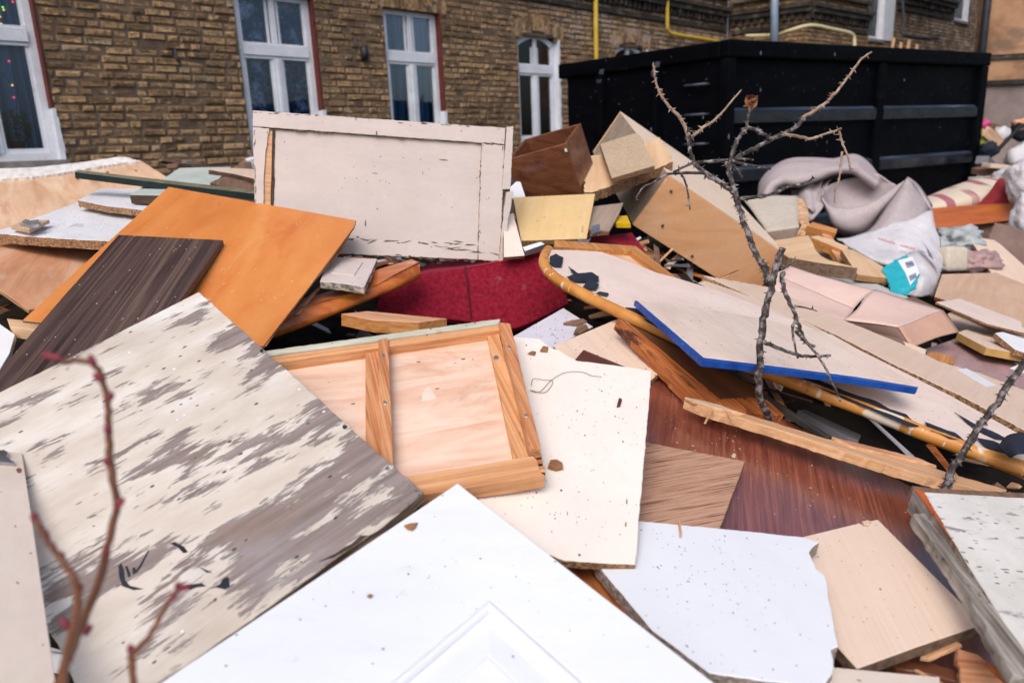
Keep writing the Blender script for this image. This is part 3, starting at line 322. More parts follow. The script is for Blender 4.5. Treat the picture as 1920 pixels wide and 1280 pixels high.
('R5','plywood_offcut','pointed plywood offcut with a layered edge beside the white bag','plywood offcut',None,[[0.2685,0.9594,0.0867],[-0.938,0.2399,0.2503],[0.2193,-0.1486,0.9643],[1.7533,3.6366,0.8781]],[('b',[(0.2168,0.0818),(0.2937,0.0104),(-0.1635,-0.1664),(-0.2865,0.0818)],'beech','ply_edge',0.03,0.0,0.0,None,0)]),
('R3','curved_board','board with a curved cut-out and thick brown edge','board',None,[[0.8358,0.5491,-0.0026],[-0.54,0.8227,0.1776],[0.0997,-0.147,0.9841],[1.4476,3.5709,0.959]],[('b',[(-0.0736,0.1856),(0.0009,0.2087),(0.2828,0.2087),(0.1683,0.1008),(0.0477,-0.0036),(-0.0121,-0.0753),(-0.0394,-0.1289),(-0.0198,-0.27),(-0.1231,-0.1392),(-0.1885,-0.0217)],'beech','mdf_edge',0.06,0.0,0.0,None,0)]),
('R1','cardboard_box','long flattened pinkish cardboard box on the pile','cardboard box',None,[[0.9665,0.2396,-0.0921],[-0.2061,0.9381,0.2786],[0.1531,-0.2502,0.956],[1.427,2.8877,0.8386]],[]),
('S1','strip','thin cream strip end poking out from under the cardboard box','strip',None,[[0.3891,-0.9157,-0.1003],[0.9201,0.3811,0.09],[-0.0442,-0.1273,0.9909],[1.4326,2.5681,0.7454]],[('b',[(-0.0591,-0.0179),(-0.0741,0.0315),(0.0307,0.0315),(0.0602,-0.0098),(0.0373,-0.0341)],'beige_lam','beech',0.012,0.0,0.001,None,0)]),
('S2','timber_offcut','small red brown timber offcut beside the purple pink board','timber offcut',None,[[-0.5588,-0.828,0.0459],[0.8043,-0.5546,-0.2132],[0.202,-0.0822,0.9759],[1.5139,2.5344,0.7183]],[('b',[(0.0142,-0.0457),(-0.065,-0.0263),(-0.0753,0.0467),(0.0339,0.0467),(0.0869,-0.0219)],'orange_wood','woodbrown',0.02,0.0,0.001,None,0)]),
('S3','cardboard_flap','dark brown cardboard flap hanging under the pinkish cardboard box','cardboard',None,[[0.9302,-0.3542,-0.0962],[0.3664,0.9114,0.1875],[0.0213,-0.2096,0.9775],[1.371,2.6323,0.7616]],[('b',[(-0.1105,0.0896),(0.0371,0.0896),(0.0686,-0.0473),(0.0402,-0.1003),(-0.0419,-0.0213)],'cardboard','cardboard',0.006,0.0,0.003,None,0)]),
('S4','paper_label','white paper label lying at the right edge below the yellow edged tan board','paper',None,[[-0.1243,0.9922,-0.0133],[-0.9918,-0.1238,0.0325],[0.0306,0.0173,0.9994],[1.6967,2.3585,0.7177]],[('b',[(0.0259,0.033),(0.0679,-0.0412),(-0.0113,-0.0267),(-0.0778,0.033)],'white_clean','white_clean',0.001,0.0,0.0,None,0)]),
('S5','thin_board','thin pinkish board lying between the large tan board and the cream board','board',None,[[0.4955,-0.84,-0.2212],[0.843,0.5264,-0.1105],[0.2092,-0.1318,0.9689],[2.0398,3.0824,0.7194]],[('b',[(-0.1871,-0.1029),(-0.206,0.1347),(0.1206,0.1347),(0.1897,-0.0203),(0.0517,-0.1348)],'pink_hard','chip_edge',0.01,0.0,0.001,None,0)]),
('S6','veneer_strip','narrow brown veneer strip below the teal packaging','strip',None,[[0.105,-0.9899,-0.0947],[0.9739,0.1217,-0.1915],[0.2011,-0.0721,0.9769],[1.7336,3.041,0.7879]],[('b',[(-0.0924,-0.0501),(-0.1758,0.0646),(0.0311,0.0646),(0.1227,-0.0185),(0.0946,-0.0562)],'woodbrown','woodbrown',0.008,0.0,0.002,None,0)]),
('C22','plank','very long pale plank with a crumbling chipboard edge and a white sticker','plank',None,[[-0.5784,-0.8011,0.154],[0.7467,-0.596,-0.2954],[0.3284,-0.0559,0.9429],[1.2921,2.3216,0.7928]],[('plank',[(0.0538,-0.7338),(-0.3256,-0.5982),(-0.23,-0.2905),(-0.2111,-0.0741),(-0.1396,0.0761),(-0.2473,0.197),(-0.2624,0.3742),(0.5063,0.3742),(0.3509,0.1782),(0.2971,0.0029),(0.1813,-0.2038),(0.0964,-0.4765)],'beige_lam','chip_edge',0.026,0.0,0.0055,None,0),('sticker',[(-0.1088,0.1302),(-0.2246,0.151),(-0.1051,0.2505),(0.016,0.2272)],'white_clean','white_clean',0.0008,0.0012,0.0,None,0)]),
('C22b','plank','second pale plank end tucked below the long pale plank','plank',None,[[0.2208,-0.9689,-0.1118],[0.9463,0.2406,-0.2161],[0.2363,-0.0581,0.97],[0.8465,2.3514,0.9497]],[('b',[(-0.3051,-0.1161),(-0.3641,-0.0541),(-0.133,0.0886),(0.288,0.0886),(0.3316,0.0171),(0.0267,-0.0473)],'beige_lam','woodbrown',0.02,0.0,0.0,None,0)]),
('C11','veneer_sheet','large glossy mahogany veneer panel lying across the lower right','veneer panel',None,[[0.2684,0.9507,0.1552],[-0.9423,0.2256,0.2475],[0.2003,-0.2126,0.9564],[0.5479,1.4075,0.7773]],[('b',[(0.3175,0.3496),(0.442,0.2982),(0.4731,0.1924),(0.34,-0.0364),(0.2541,-0.1773),(0.1852,-0.3001),(-0.3057,-0.3658),(-0.457,-0.0722),(-0.4834,0.2709)],'mahogany','mahogany',0.018,0.0,0.0,None,0)]),
('C20p','plywood_underlay','brown bed base panel hanging under the rounded board','panel',None,[[-0.5677,0.7036,0.4273],[-0.8097,-0.5709,-0.1358],[0.1484,-0.4231,0.8938],[0.5183,1.8616,0.9106]],[('b',[(0.2843,0.0615),(0.1068,-0.001),(-0.126,-0.0755),(-0.1519,-0.0426),(-0.0812,0.0615)],'brown_ply','brown_ply',0.008,0.0,0.0,None,0)]),
('C20','bed_corner','orange brown bed frame corner with knotty rails under the rounded board','bed frame',None,[[0.5292,-0.7429,-0.41],[0.803,0.5946,-0.0408],[0.2741,-0.3076,0.9112],[0.4936,1.7584,0.9056]],[('rail',[(-0.3251,-0.0402),(-0.3018,-0.0206),(0.0625,-0.0206),(0.0793,-0.084),(-0.012,-0.0822)],'knotty','knotty',0.035,0,0.002,None,0),('rail',[(0.0405,-0.0313),(0.0603,0.0603),(0.1075,0.1557),(0.1467,0.1035),(0.0842,-0.0512)],'knotty','knotty',0.035,0.002,0.002,None,0)]),
('C24','blue_grey_plank','blue grey plank in the dark gap under the rounded board','plank',None,[[-0.4847,0.855,0.1843],[-0.8366,-0.5147,0.1875],[0.2551,-0.0633,0.9648],[0.8168,1.7916,0.7752]],[('b',[(0.0982,0.0234),(0.099,-0.0093),(-0.0509,-0.0436),(-0.0765,0.0059),(-0.0577,0.0234)],'bluegrey','bluegrey',0.02,0.0,0.0,None,0)]),
('C24b','steel_strip','thin dark metal strip angling into the gap','metal strip',None,[[-0.4866,0.8315,0.2679],[-0.8489,-0.5225,0.0799],[0.2064,-0.1885,0.9601],[0.6777,1.6893,0.8491]],[('b',[(0.1063,0.0071),(0.1031,-0.0054),(-0.0965,-0.0087),(-0.0965,0.0071)],'dark_metal','dark_metal',0.015,0.0,0.0,None,0)]),
('C19','rounded_board','long pinkish board with a rounded end and an orange and white banded edge','bed base',None,[[-0.7988,0.5401,0.2651],[-0.5713,-0.819,-0.0531],[0.1885,-0.1939,0.9628],[0.6156,2.0601,0.9844]],[('board',[(0.6664,-0.0927),(0.6041,-0.1843),(0.5465,-0.2482),(0.4752,-0.2473),(0.329,-0.234),(0.2586,-0.2487),(0.1029,-0.2662),(-0.0416,-0.2507),(-0.3109,-0.1881),(-0.5735,-0.0857),(-0.7911,0.0311),(-0.7915,0.1868),(-0.7502,0.1712),(-0.5647,0.1808),(-0.3828,0.1738),(-0.185,0.179),(0.1262,0.179),(0.2442,0.1639),(0.372,0.144),(0.4757,0.118),(0.5388,0.0902),(0.5978,0.0337),(0.6434,-0.0357)],'pink_hard','orange_edge',0.03,0.0,0.0,None,0)]),
('C23','blue_edged_board','flat pale board with a bright blue painted edge on the rounded board','board',None,[[-0.1725,0.9791,0.108],[-0.9611,-0.1913,0.1992],[0.2157,-0.0694,0.974],[0.6555,1.7774,0.9854]],[('board',[(0.3296,0.2508),(0.3544,0.1358),(0.3025,-0.1459),(0.2239,-0.3071),(0.0363,-0.3101),(-0.1523,-0.2918),(-0.1251,-0.1307),(-0.111,0.1029),(-0.1071,0.2508)],'pink_hard2','pink_hard2',0.014,0,0.0,None,0),('blue_edging',[(0.3264,0.2619),(0.3272,0.2536),(-0.1128,0.2541),(-0.1166,0.1064),(-0.1307,-0.1264),(-0.1578,-0.2869),(-0.1707,-0.2718),(-0.1463,-0.1153),(-0.132,0.115),(-0.1326,0.2667)],'blue_paint','blue_paint',0.015,0.0012,0.0008,None,0)]),
('C21','splintered_lath','long splintered pale lath along the top of the mahogany panel','lath',None,[[0.8841,-0.4121,-0.2203],[0.4005,0.9111,-0.0971],[0.2408,-0.0024,0.9706],[0.6176,1.5677,0.861]],[('lath',[(-0.2412,-0.0159),(-0.22,-0.0203),(-0.1848,0.011),(-0.0768,0.0215),(0.0757,0.0215),(0.1899,0.0445),(0.2736,0.067),(0.3096,0.0529),(0.4424,0.0591),(0.3941,-0.0014),(0.2803,-0.0265),(0.1324,-0.0338),(0.021,-0.0267),(-0.0959,-0.0279),(-0.1677,-0.0356),(-0.195,-0.0351)],'fresh_wood','fresh_wood',0.022,0.0,0.004,None,0),('splinter',[(-0.1728,-0.1603),(-0.1683,-0.1593),(-0.1716,-0.0317),(-0.177,-0.0285)],'fresh_wood','fresh_wood',0.002,0.003,0.0,None,0),('splinter',[(-0.1487,-0.0014),(-0.1447,0.0147),(-0.1138,-0.095),(-0.1153,-0.1108)],'fresh_wood','fresh_wood',0.002,0.003,0.0,None,0),('splinter',[(-0.242,-0.0197),(-0.2233,-0.0108),(-0.1694,0.0072),(-0.1025,-0.0044),(-0.1706,-0.0267),(-0.2194,-0.0332)],'crumb_pale','fresh_wood',0.006,0.006,0.002,None,0),('splinter',[(0.0867,0.0355),(0.1778,0.0562),(0.27,0.0794),(0.305,0.0634),(0.2323,0.0446),(0.1318,0.0107)],'ply_red','fresh_wood',0.006,0.005,0.003,None,0)]),
('L9u','plywood_skin','split lower veneer skin under the orange board','plywood skin',None,[[-0.4606,0.8235,0.3313],[-0.8824,-0.4652,-0.0703],[0.0962,-0.3247,0.9409],[-0.6998,2.2288,1.1422]],[('b',[(0.516,0.2058),(0.2841,-0.3391),(0.121,-0.2397),(-0.1268,-0.0308),(-0.331,0.112),(-0.2678,0.2058)],'orange_ply','ply_edge',0.004,0.0,0.0,None,0)]),
('L9','orange_board','large orange varnished plywood board with a split right edge','plywood board',None,[[0.1199,0.9233,0.365],[-0.9854,0.0659,0.1571],[0.121,-0.3785,0.9177],[-0.8725,2.2454,1.1987]],[('b',[(0.4466,0.3657),(0.4101,0.0215),(0.3728,-0.3208),(0.3273,-0.3256),(-0.0666,-0.2949),(-0.3567,-0.2681),(-0.3721,0.058),(-0.3786,0.3654),(-0.0226,0.3657)],'orange_ply','ply_edge',0.008,0.0,0.0005,None,0)]),
('L9s','splinter','long orange splinter hanging from the orange board','splinter',None,[[0.3287,0.8905,0.3145],[-0.934,0.3559,-0.0318],[-0.1403,-0.2833,0.9487],[-0.6103,2.2097,1.0832]],[('b',[(-0.0782,-0.0068),(-0.035,0.0114),(0.0898,0.0114),(0.0965,0.0036),(0.0097,-0.0026),(-0.072,-0.0159)],'fresh_wood','fresh_wood',0.006,0.0,0.0,None,0)]),
('L10','striped_board','dark brown striped laminate board lying on the orange board','board',None,[[-0.0467,0.9473,0.3169],[-0.9955,-0.0703,0.0632],[0.0822,-0.3125,0.9463],[-1.0718,1.8041,1.0999]],[('b',[(0.5787,0.1105),(0.5492,-0.2128),(0.1789,-0.1953),(-0.2707,-0.1738),(-0.3588,0.0842),(-0.3015,0.1137),(-0.1513,0.1105),(0.2074,0.1132)],'dark_stripe','dark_stripe',0.02,0.0,0.0,None,0)]),
('C10','beige_board','beige board with crumbs behind the cream speckled board','board',None,[[0.309,-0.9158,-0.2567],[0.9491,0.3143,0.021],[0.0614,-0.2501,0.9663],[0.2687,1.8582,0.945]],[('b',[(-0.1413,-0.1193),(-0.2354,0.1157),(0.0474,0.1157),(0.0858,0.062),(0.1386,-0.0341),(0.0596,-0.1264)],'beige_lam','chip_edge',0.016,0.0,0.0,None,0)]),
('C10b','veneer_offcut','small dark mahogany offcut between the beige and cream boards','veneer offcut',None,[[0.7219,-0.6663,-0.1869],[0.6891,0.7167,0.1071],[0.0626,-0.2061,0.9765],[0.2217,1.838,0.9508]],[('b',[(-0.0634,-0.0256),(-0.0852,0.0433),(0.0625,0.0433),(0.0773,-0.0015),(0.0024,-0.057)],'mahogany_flat','mahogany_flat',0.006,0.0,0.0,None,0)]),
('C9','lavender_board','lavender white panel strewn with bark,below the red velvet seat','panel',None,[[0.5924,0.7979,0.1116],[-0.7968,0.5598,0.2275],[0.1191,-0.2237,0.9674],[0.1052,2.0116,0.9907]],[('b',[(-0.1165,0.0726),(0.1876,0.0726),(0.141,-0.0584),(-0.0446,-0.0451),(-0.1355,-0.0366)],'white_lav','chip_edge',0.014,0.0,0.0,None,0)]),
('C12','oak_board','small oak veneer board lying on the mahogany panel','board',None,[[0.942,0.334,-0.0346],[-0.3263,0.9348,0.1403],[0.0792,-0.1209,0.9895],[0.3082,1.368,0.8457]],[('b',[(-0.0122,0.1827),(0.0298,0.1533),(0.1904,0.0242),(-0.0154,-0.177),(-0.1605,-0.1165)],'oak','oak_edge',0.016,0.0,0.0006,None,0)]),
('C16','board_offcut','cream board at the bottom edge below the wood grain beige board','board',None,[[-0.987,-0.0917,0.1323],[0.1008,-0.9929,0.0637],[0.1255,0.0762,0.9892],[0.4566,0.8162,0.7903]],[('b',[(0.0318,-0.0681),(-0.1188,-0.0475),(-0.0471,0.0512),(0.1224,0.0512)],'cream_lam','chip_edge',0.018,0.0,0.0,None,0)]),
('C14','beige_board','beige wood grain board with chipped corners,right of the white chipboard','board',None,[[0.137,0.988,0.071],[-0.9888,0.1321,0.0702],[0.0599,-0.0799,0.995],[0.5627,1.0919,0.7915]],[('b',[(0.0672,0.1391),(0.1037,0.0735),(0.1672,-0.0437),(0.1615,-0.0533),(0.1779,-0.066),(0.1861,-0.0838),(0.0365,-0.1163),(-0.0945,-0.1455),(-0.16,-0.0271),(-0.2179,0.0738),(-0.1655,0.0933),(-0.0736,0.1253)],'beige_grain','mdf_edge',0.02,0.0,0.0,None,0)]),
('C13u','timber_offcut','red brown timber corner in the gap beside the white panelled door','timber offcut',None,[[0.2603,-0.9654,0.0155],[0.9553,0.2551,-0.1497],[0.1406,0.0538,0.9886],[0.1325,1.0163,0.8212]],[('b',[(-0.1419,-0.0402),(-0.1242,0.0334),(0.088,0.0334),(0.11,0.0008),(0.0249,-0.0294)],'knotty','woodbrown',0.03,0.0,0.0,None,0)]),
('C13','white_chipboard','white speckled chipboard with broken right edge beside the beige wood grain board','chipboard panel',None,[[-0.3731,0.921,0.1122],[-0.9247,-0.3789,0.0359],[0.0756,-0.0903,0.993],[0.374,0.9837,0.8294]],[('b',[(0.2992,0.1764),(0.2489,0.0755),(0.182,-0.0433),(0.1122,-0.1619),(0.0898,-0.1783),(0.0858,-0.1627),(0.0745,-0.1415),(0.0566,-0.1314),(0.0344,-0.119),(0.0185,-0.1191),(0.009,-0.1142),(-0.0565,-0.061),(-0.1109,-0.0175),(-0.1114,-0.0044),(-0.1281,0.0075),(-0.1466,0.0287),(-0.1584,0.0541),(-0.1614,0.0614),(-0.1266,0.1178),(-0.0872,0.1807),(0.0101,0.2074),(0.1696,0.2074)],'white_speck','chip_grey',0.024,0.0,0.0012,None,0)]),
('C8','cream_board','tall cream speckled board with a broken top edge,right of the plywood frame','board',None,[[0.1804,0.9551,0.2352],[-0.9727,0.1378,0.1866],[0.1459,-0.2625,0.9539],[0.1119,1.4451,0.9807]],[('b',[(0.2474,0.1733),(0.258,0.1301),(0.265,0.0965),(0.2466,0.0814),(0.232,0.0645),(0.2266,0.0438),(0.2068,0.0219),(0.1944,0.0011),(0.1991,-0.0329),(0.2023,-0.0694),(0.2072,-0.1181),(0.2083,-0.1692),(-0.1401,-0.1535),(-0.3975,-0.1429),(-0.4104,-0.0828),(-0.4194,-0.0331),(-0.3874,0.1094),(-0.1229,0.1733)],'cream_speck','chip_edge',0.016,0.0,0.001,None,0)]),
('C7','framed_plywood','pine frame with plywood panels and screwed battens,lying under the peeling board','panel frame',None,[[0.9642,0.2642,0.0201],[-0.2584,0.9205,0.293],[0.0589,-0.2878,0.9559],[-0.1172,1.4058,1.0114]],[('plywood_panel',[(-0.3517,0.2817),(0.1532,0.2817),(0.095,-0.2099),(-0.2766,-0.1962)],'ply_pinkish','ply_edge',0.005,0,0.0,None,0),('rail',[(-0.3866,0.2383),(0.1579,0.2529),(0.1525,0.2242),(-0.3864,0.2065)],'pine','pine',0.024,0.024,0.0006,None,0),('painted_rail',[(-0.3858,0.2499),(0.1645,0.2634),(0.155,0.2428),(-0.3856,0.2283)],'greenish_paint','greenish_paint',0.03,0.03,0.0015,None,0),('stile',[(0.1546,0.2372),(0.178,0.2263),(0.138,-0.0146),(0.1077,-0.2094),(0.0876,-0.2102),(0.1185,-0.0096)],'pine_red','pine',0.022,0.036,0.0005,None,1),('inner_stile',[(0.1266,0.2444),(0.1546,0.2448),(0.1182,-0.0162),(0.0891,-0.2019),(0.0607,-0.2005)],'pine','pine',0.018,0.012,0.0,None,1),('batten',[(-0.148,0.2432),(-0.1175,0.2448),(-0.1629,-0.1289),(-0.1761,-0.2252),(-0.2026,-0.2249)],'pine_red','pine',0.016,0.014,0.0,None,1),('batten',[(-0.1192,0.2413),(-0.0968,0.2427),(-0.1511,-0.1955),(-0.1599,-0.2541),(-0.1775,-0.2429)],'pine_red','pine',0.018,0.03,0.0005,None,1),('bottom_rail',[(-0.2407,-0.2173),(-0.1208,-0.2151),(0.091,-0.2191),(0.0947,-0.232),(0.0897,-0.2624),(0.095,-0.2722),(-0.112,-0.2659),(-0.2441,-0.2551)],'pine','pine',0.028,0.028,0.0008,None,0),('plaster_spot',[(-0.0591,0.0415),(-0.0484,0.0698),(-0.0407,0.0757),(-0.0352,0.0585),(-0.0326,0.0328),(-0.0488,0.0275),(-0.0632,0.0312)],'pink_hard2','pink_hard2',0.0008,0.0012,0.003,None,0),('screw',[(-0.1203,0.1727),(-0.1165,0.1761),(-0.1141,0.169),(-0.1163,0.1609),(-0.121,0.1599)],'metal','metal',0.003,0.032,0.0,None,0),('screw',[(-0.1402,0.0051),(-0.137,0.0061),(-0.1348,0.0001),(-0.1368,-0.0066),(-0.1407,-0.0056)],'metal','metal',0.003,0.032,0.0,None,0),('screw',[(0.145,0.1333),(0.149,0.1346),(0.1505,0.1274),(0.147,0.1193),(0.1425,0.1204)],'metal','metal',0.003,0.038,0.0,None,0),('screw',[(0.1085,-0.1102),(0.1119,-0.1093),(0.1134,-0.1149),(0.1104,-0.1209),(0.1066,-0.1199)],'metal','metal',0.003,0.038,0.0,None,0),('screw',[(0.1133,0.134),(0.1206,0.1388),(0.1245,0.1311),(0.1205,0.1211),(0.1133,0.1207)],'metal','metal',0.003,0.014,0.0,None,0),('finger_joint',[(0.0931,-0.2127),(0.1077,-0.2136),(0.1059,-0.2221),(0.0941,-0.222)],'pine_red','dark_wood',0.02,0.026,0.0,None,0),('finger_joint',[(0.0905,-0.2272),(0.105,-0.2281),(0.1028,-0.2378),(0.0915,-0.2363)],'pine_red','dark_wood',0.02,0.025,0.0,None,0),('finger_joint',[(0.0878,-0.2446),(0.103,-0.2457),(0.0995,-0.262),(0.0871,-0.2588)],'pine','dark_wood',0.02,0.0255,0.0,None,0)]),
('L11','peeling_board','large weathered board with peeling cream paint in the lower left','board',None,[[0.7488,0.6015,0.2785],[-0.6625,0.6923,0.2861],[-0.0207,-0.3987,0.9168],[-0.4695,1.0533,0.9519]],[('b',[(0.27,0.6571),(0.2703,0.4571),(0.27,0.2148),(0.2681,-0.0053),(0.269,-0.1764),(0.1856,-0.1857),(0.1105,-0.1828),(-0.0137,-0.1853),(-0.1083,-0.1854),(-0.2095,-0.1895),(-0.2365,-0.1723),(-0.2478,-0.1066),(-0.2451,-0.0281),(-0.2884,0.274),(-0.3307,0.5918),(-0.1758,0.6138),(0.0212,0.6316)],'peeling','peel_edge',0.022,0.0,0.0012,None,0),('nail',[(0.2633,0.3562),(0.2673,0.357),(0.2679,0.3513),(0.2653,0.3465),(0.2613,0.3458),(0.2608,0.3514)],'dark_metal','dark_metal',0.002,0.002,0.0,None,0),('nail',[(0.2607,0.0467),(0.2648,0.0462),(0.2666,0.0405),(0.263,0.0366),(0.2589,0.0371),(0.2577,0.0421)],'dark_metal','dark_metal',0.002,0.002,0.0,None,0),('nail',[(0.255,-0.0897),(0.2595,-0.0894),(0.2613,-0.0945),(0.2585,-0.0984),(0.254,-0.0971),(0.2529,-0.0926)],'metal','metal',0.002,0.002,0.0,None,0),('crack',[(0.0795,-0.1712),(0.1056,-0.1764),(0.1321,-0.1789),(0.1495,-0.1758),(0.1575,-0.184),(0.1367,-0.1835),(0.1112,-0.1821)],'dark_wood','dark_wood',0.0006,0.0012,0.002,None,0),('paint_mark',[(-0.1381,0.0378),(-0.1334,0.0397),(-0.1344,0.0263),(-0.1402,0.0064),(-0.1389,-0.0088),(-0.1269,-0.0283),(-0.1377,-0.02),(-0.1471,-0.0018),(-0.1444,0.0183)],'ink','ink',0.0006,0.001,0.0,None,0),('paint_mark',[(-0.1311,0.0308),(-0.1286,0.027),(-0.1312,0.0075),(-0.1349,0.0061)],'ink','ink',0.0006,0.001,0.0,None,0),('paint_mark',[(-0.1245,0.0189),(-0.1209,0.0179),(-0.1233,0.0073),(-0.1285,0.0061)],'ink','ink',0.0006,0.001,0.0,None,0),('paint_mark',[(-0.1232,0.0098),(-0.1142,0.0164),(-0.0943,0.034),(-0.0945,0.0314),(-0.1132,0.0128),(-0.1231,0.0058)],'ink','ink',0.0006,0.001,0.0,None,0),('paint_mark',[(-0.066,0.0219),(-0.0589,0.0189),(-0.0527,0.0001),(-0.0527,-0.0135),(-0.0582,-0.0107),(-0.0603,0.0078)],'ink','ink',0.0006,0.001,0.0,None,0),('paint_mark',[(-0.0841,-0.0626),(-0.0711,-0.0732),(-0.0613,-0.0804),(-0.0592,-0.09),(-0.07,-0.0817),(-0.0786,-0.0792)],'ink','ink',0.0006,0.001,0.0,None,0),('paint_mark',[(-0.0579,-0.0976),(-0.0432,-0.1012),(-0.0358,-0.0961),(-0.0285,-0.0983),(-0.0343,-0.1151),(-0.0417,-0.1151),(-0.0495,-0.1023)],'ink','ink',0.0006,0.001,0.0,None,0),('paint_mark',[(-0.0527,-0.0508),(-0.0461,-0.0653),(-0.0425,-0.0753),(-0.0483,-0.0682)],'ink','ink',0.0006,0.001,0.0,None,0)]),
('L12','cream_board','cream board with a metal hinge at the lower left edge','board',None,[[-0.5477,0.8193,0.1697],[-0.7349,-0.568,0.3704],[0.3999,0.0782,0.9132],[-0.8008,1.0832,1.0045]],[('board',[(0.1591,0.0722),(0.1533,-0.0283),(-0.1981,-0.0274),(-0.4478,-0.0263),(-0.4312,0.0722)],'cream_lam','cream_lam',0.016,0.0,0.0,None,0),('hinge',[(0.1397,0.0219),(0.1501,0.0),(0.1412,-0.0058),(0.1229,-0.0034),(0.1016,-0.0145),(0.1027,0.0231)],'metal','metal',0.008,0.006,0.0,None,0),('hole',[(0.0898,-0.015),(0.0962,-0.0191),(0.0912,-0.0235),(0.0796,-0.0212),(0.0789,-0.0166)],'rusty','rusty',0.0008,0.0012,0.0,None,0)]),
('C18','weathered_door_leaf','weathered white door with an orange and grey flaking edge at the lower right','door',None,[[-0.1528,-0.9837,-0.0949],[0.9834,-0.1418,-0.1136],[0.0983,-0.1107,0.989],[0.767,1.0975,0.8218]],[('leaf',[(-0.1809,-0.0329),(-0.2014,0.1342),(-0.2153,0.2258),(0.3333,-0.0539),(0.2339,-0.0476),(0.2073,-0.0526),(0.0156,-0.0439)],'weather_white','weather_edge',0.05,0,0.001,None,0),('edge_strip',[(-0.1944,-0.0471),(-0.1846,-0.0323),(0.0111,-0.0427),(-0.0277,-0.0417)],'orange_flake','weather_edge',0.05,-0.001,0.0015,None,0),('edge_strip',[(-0.0276,-0.0415),(0.014,-0.0428),(0.207,-0.0519),(0.2358,-0.0479),(0.2391,-0.0542),(0.1171,-0.0488)],'weather_edge','weather_edge',0.05,-0.002,0.0015,None,0),('top_edging',[(-0.2021,-0.0474),(-0.2032,-0.0101),(-0.2364,0.2369),(-0.2172,0.2271),(-0.2032,0.1353),(-0.1828,-0.032)],'woodbrown','woodbrown',0.03,-0.001,0.001,None,0)]),
('C18b','weathered_plank','grey flaking plank with a green patch under the weathered door','plank',None,[[-0.072,-0.9938,-0.085],[0.9807,-0.055,-0.1876],[0.1817,-0.0969,0.9786],[0.6573,0.9382,0.8324]],[('b',[(-0.2507,0.0157),(-0.2616,0.0425),(0.093,0.0157),(0.1405,-0.0128),(0.1321,-0.0283),(0.0602,-0.0175),(-0.0586,0.0006)],'weather_edge','weather_edge',0.02,0.0,0.002,None,0)]),
('R9','teal_packaging','torn teal packaging with white barcode labels beside the white bag','packaging',None,[[-0.212,-0.9551,-0.2071],[0.9696,-0.2321,0.0776],[-0.1222,-0.1843,0.9752],[1.8563,3.4395,0.8627]],[('wrapper',[(-0.0757,-0.086),(-0.1539,-0.0211),(-0.2244,0.0552),(-0.0023,0.0552),(0.1678,-0.0015),(0.2467,-0.0665),(0.2075,-0.1134),(0.0713,-0.098)],'teal','teal',0.012,0.0,0.004,None,0),('label',[(-0.1527,-0.0025),(-0.1862,0.0718),(0.0205,0.0493),(0.1607,-0.0238),(0.0013,-0.0069)],'white_clean','white_clean',0.001,0.0015,0.0,None,0),('barcode',[(-0.1154,0.0214),(-0.1353,0.059),(-0.0659,0.0508),(-0.0399,0.0122)],'barcode','barcode',0.0006,0.0025,0.0,None,0),('barcode',[(0.0515,-0.0034),(0.0196,0.0337),(0.0708,0.0252),(0.1147,-0.0124)],'barcode','barcode',0.0006,0.0025,0.0,None,0)]),
('C15','panelled_door_leaf','clean white panelled door with raised moulding in the foreground','door',None,[[-0.9983,-0.007,0.0584],[-0.0104,-0.9564,-0.2918],[0.0579,-0.2919,0.9547],[-0.1048,0.7926,0.8762]],[('leaf',[(-0.0028,-0.3437),(-0.3369,0.013),(-0.3143,0.1052),(0.304,0.1052),(0.339,0.0145)],'white_door','white_door',0.03,0.0,0.0,None,0)]),
]
BOXES = {'beech': [[0.7371,3.4213,1.3494],[-0.1538,0.0551,-0.2177],[0.6089,0.1531,-0.4081],[-0.0574,1.086,0.3265]],'mahogany': [[0.2651,3.256,1.5092],[0.0685,0.0467,-0.2136],[-0.2544,0.1041,-0.0587],[0.0891,0.2668,0.0869]],'pink': [[1.4152,2.66,0.8021],[0.0405,-0.0288,-0.0714],[-0.3569,0.2868,0.1104],[0.3063,0.2375,-0.0002]],'foam': [[1.6999,4.3056,0.9747],[0.0329,0.121,-0.0899],[-0.1913,0.0412,-0.0147],[0.0137,0.1248,0.173]]}
DOOR_PTS = [(-0.0028,-0.3436),(0.3391,0.0146),(-0.3369,0.013),(-0.058,-0.1145),(0.0683,0.014),(-0.1808,0.0134),(-0.0538,-0.0621)]
# ------------------------------------------------------------------ helpers
def at(px,py,Z): return EYE+Z*(fwd+(px-960)/FPX*cr-(py-640)/FPX*cu)   # picture point at a depth -> world point
def tag(o,label=None,cat=None,group=None,kind=None):
    for k,v in (('label',label),('category',cat),('group',group),('kind',kind)):
        if v: o[k]=v
    return o
def link(name,me,mats,parent=None,mw=None):
    o=bpy.data.objects.new(name,me); COL.objects.link(o)
    for m in mats: me.materials.append(M[m] if isinstance(m,str) else m)
    if parent is not None: o.parent=parent
    if mw is not None: o.matrix_world=mw
    return o
def empty(name,mw): 
    o=bpy.data.objects.new(name,None); COL.objects.link(o); o.matrix_world=mw; o.empty_display_size=.1; return o
def mesh_of(bm,name,smooth=False):
    me=bpy.data.meshes.new(name); bm.normal_update(); bm.to_mesh(me); bm.free()
    if smooth: me.polygons.foreach_set('use_smooth',[True]*len(me.polygons))
    return me
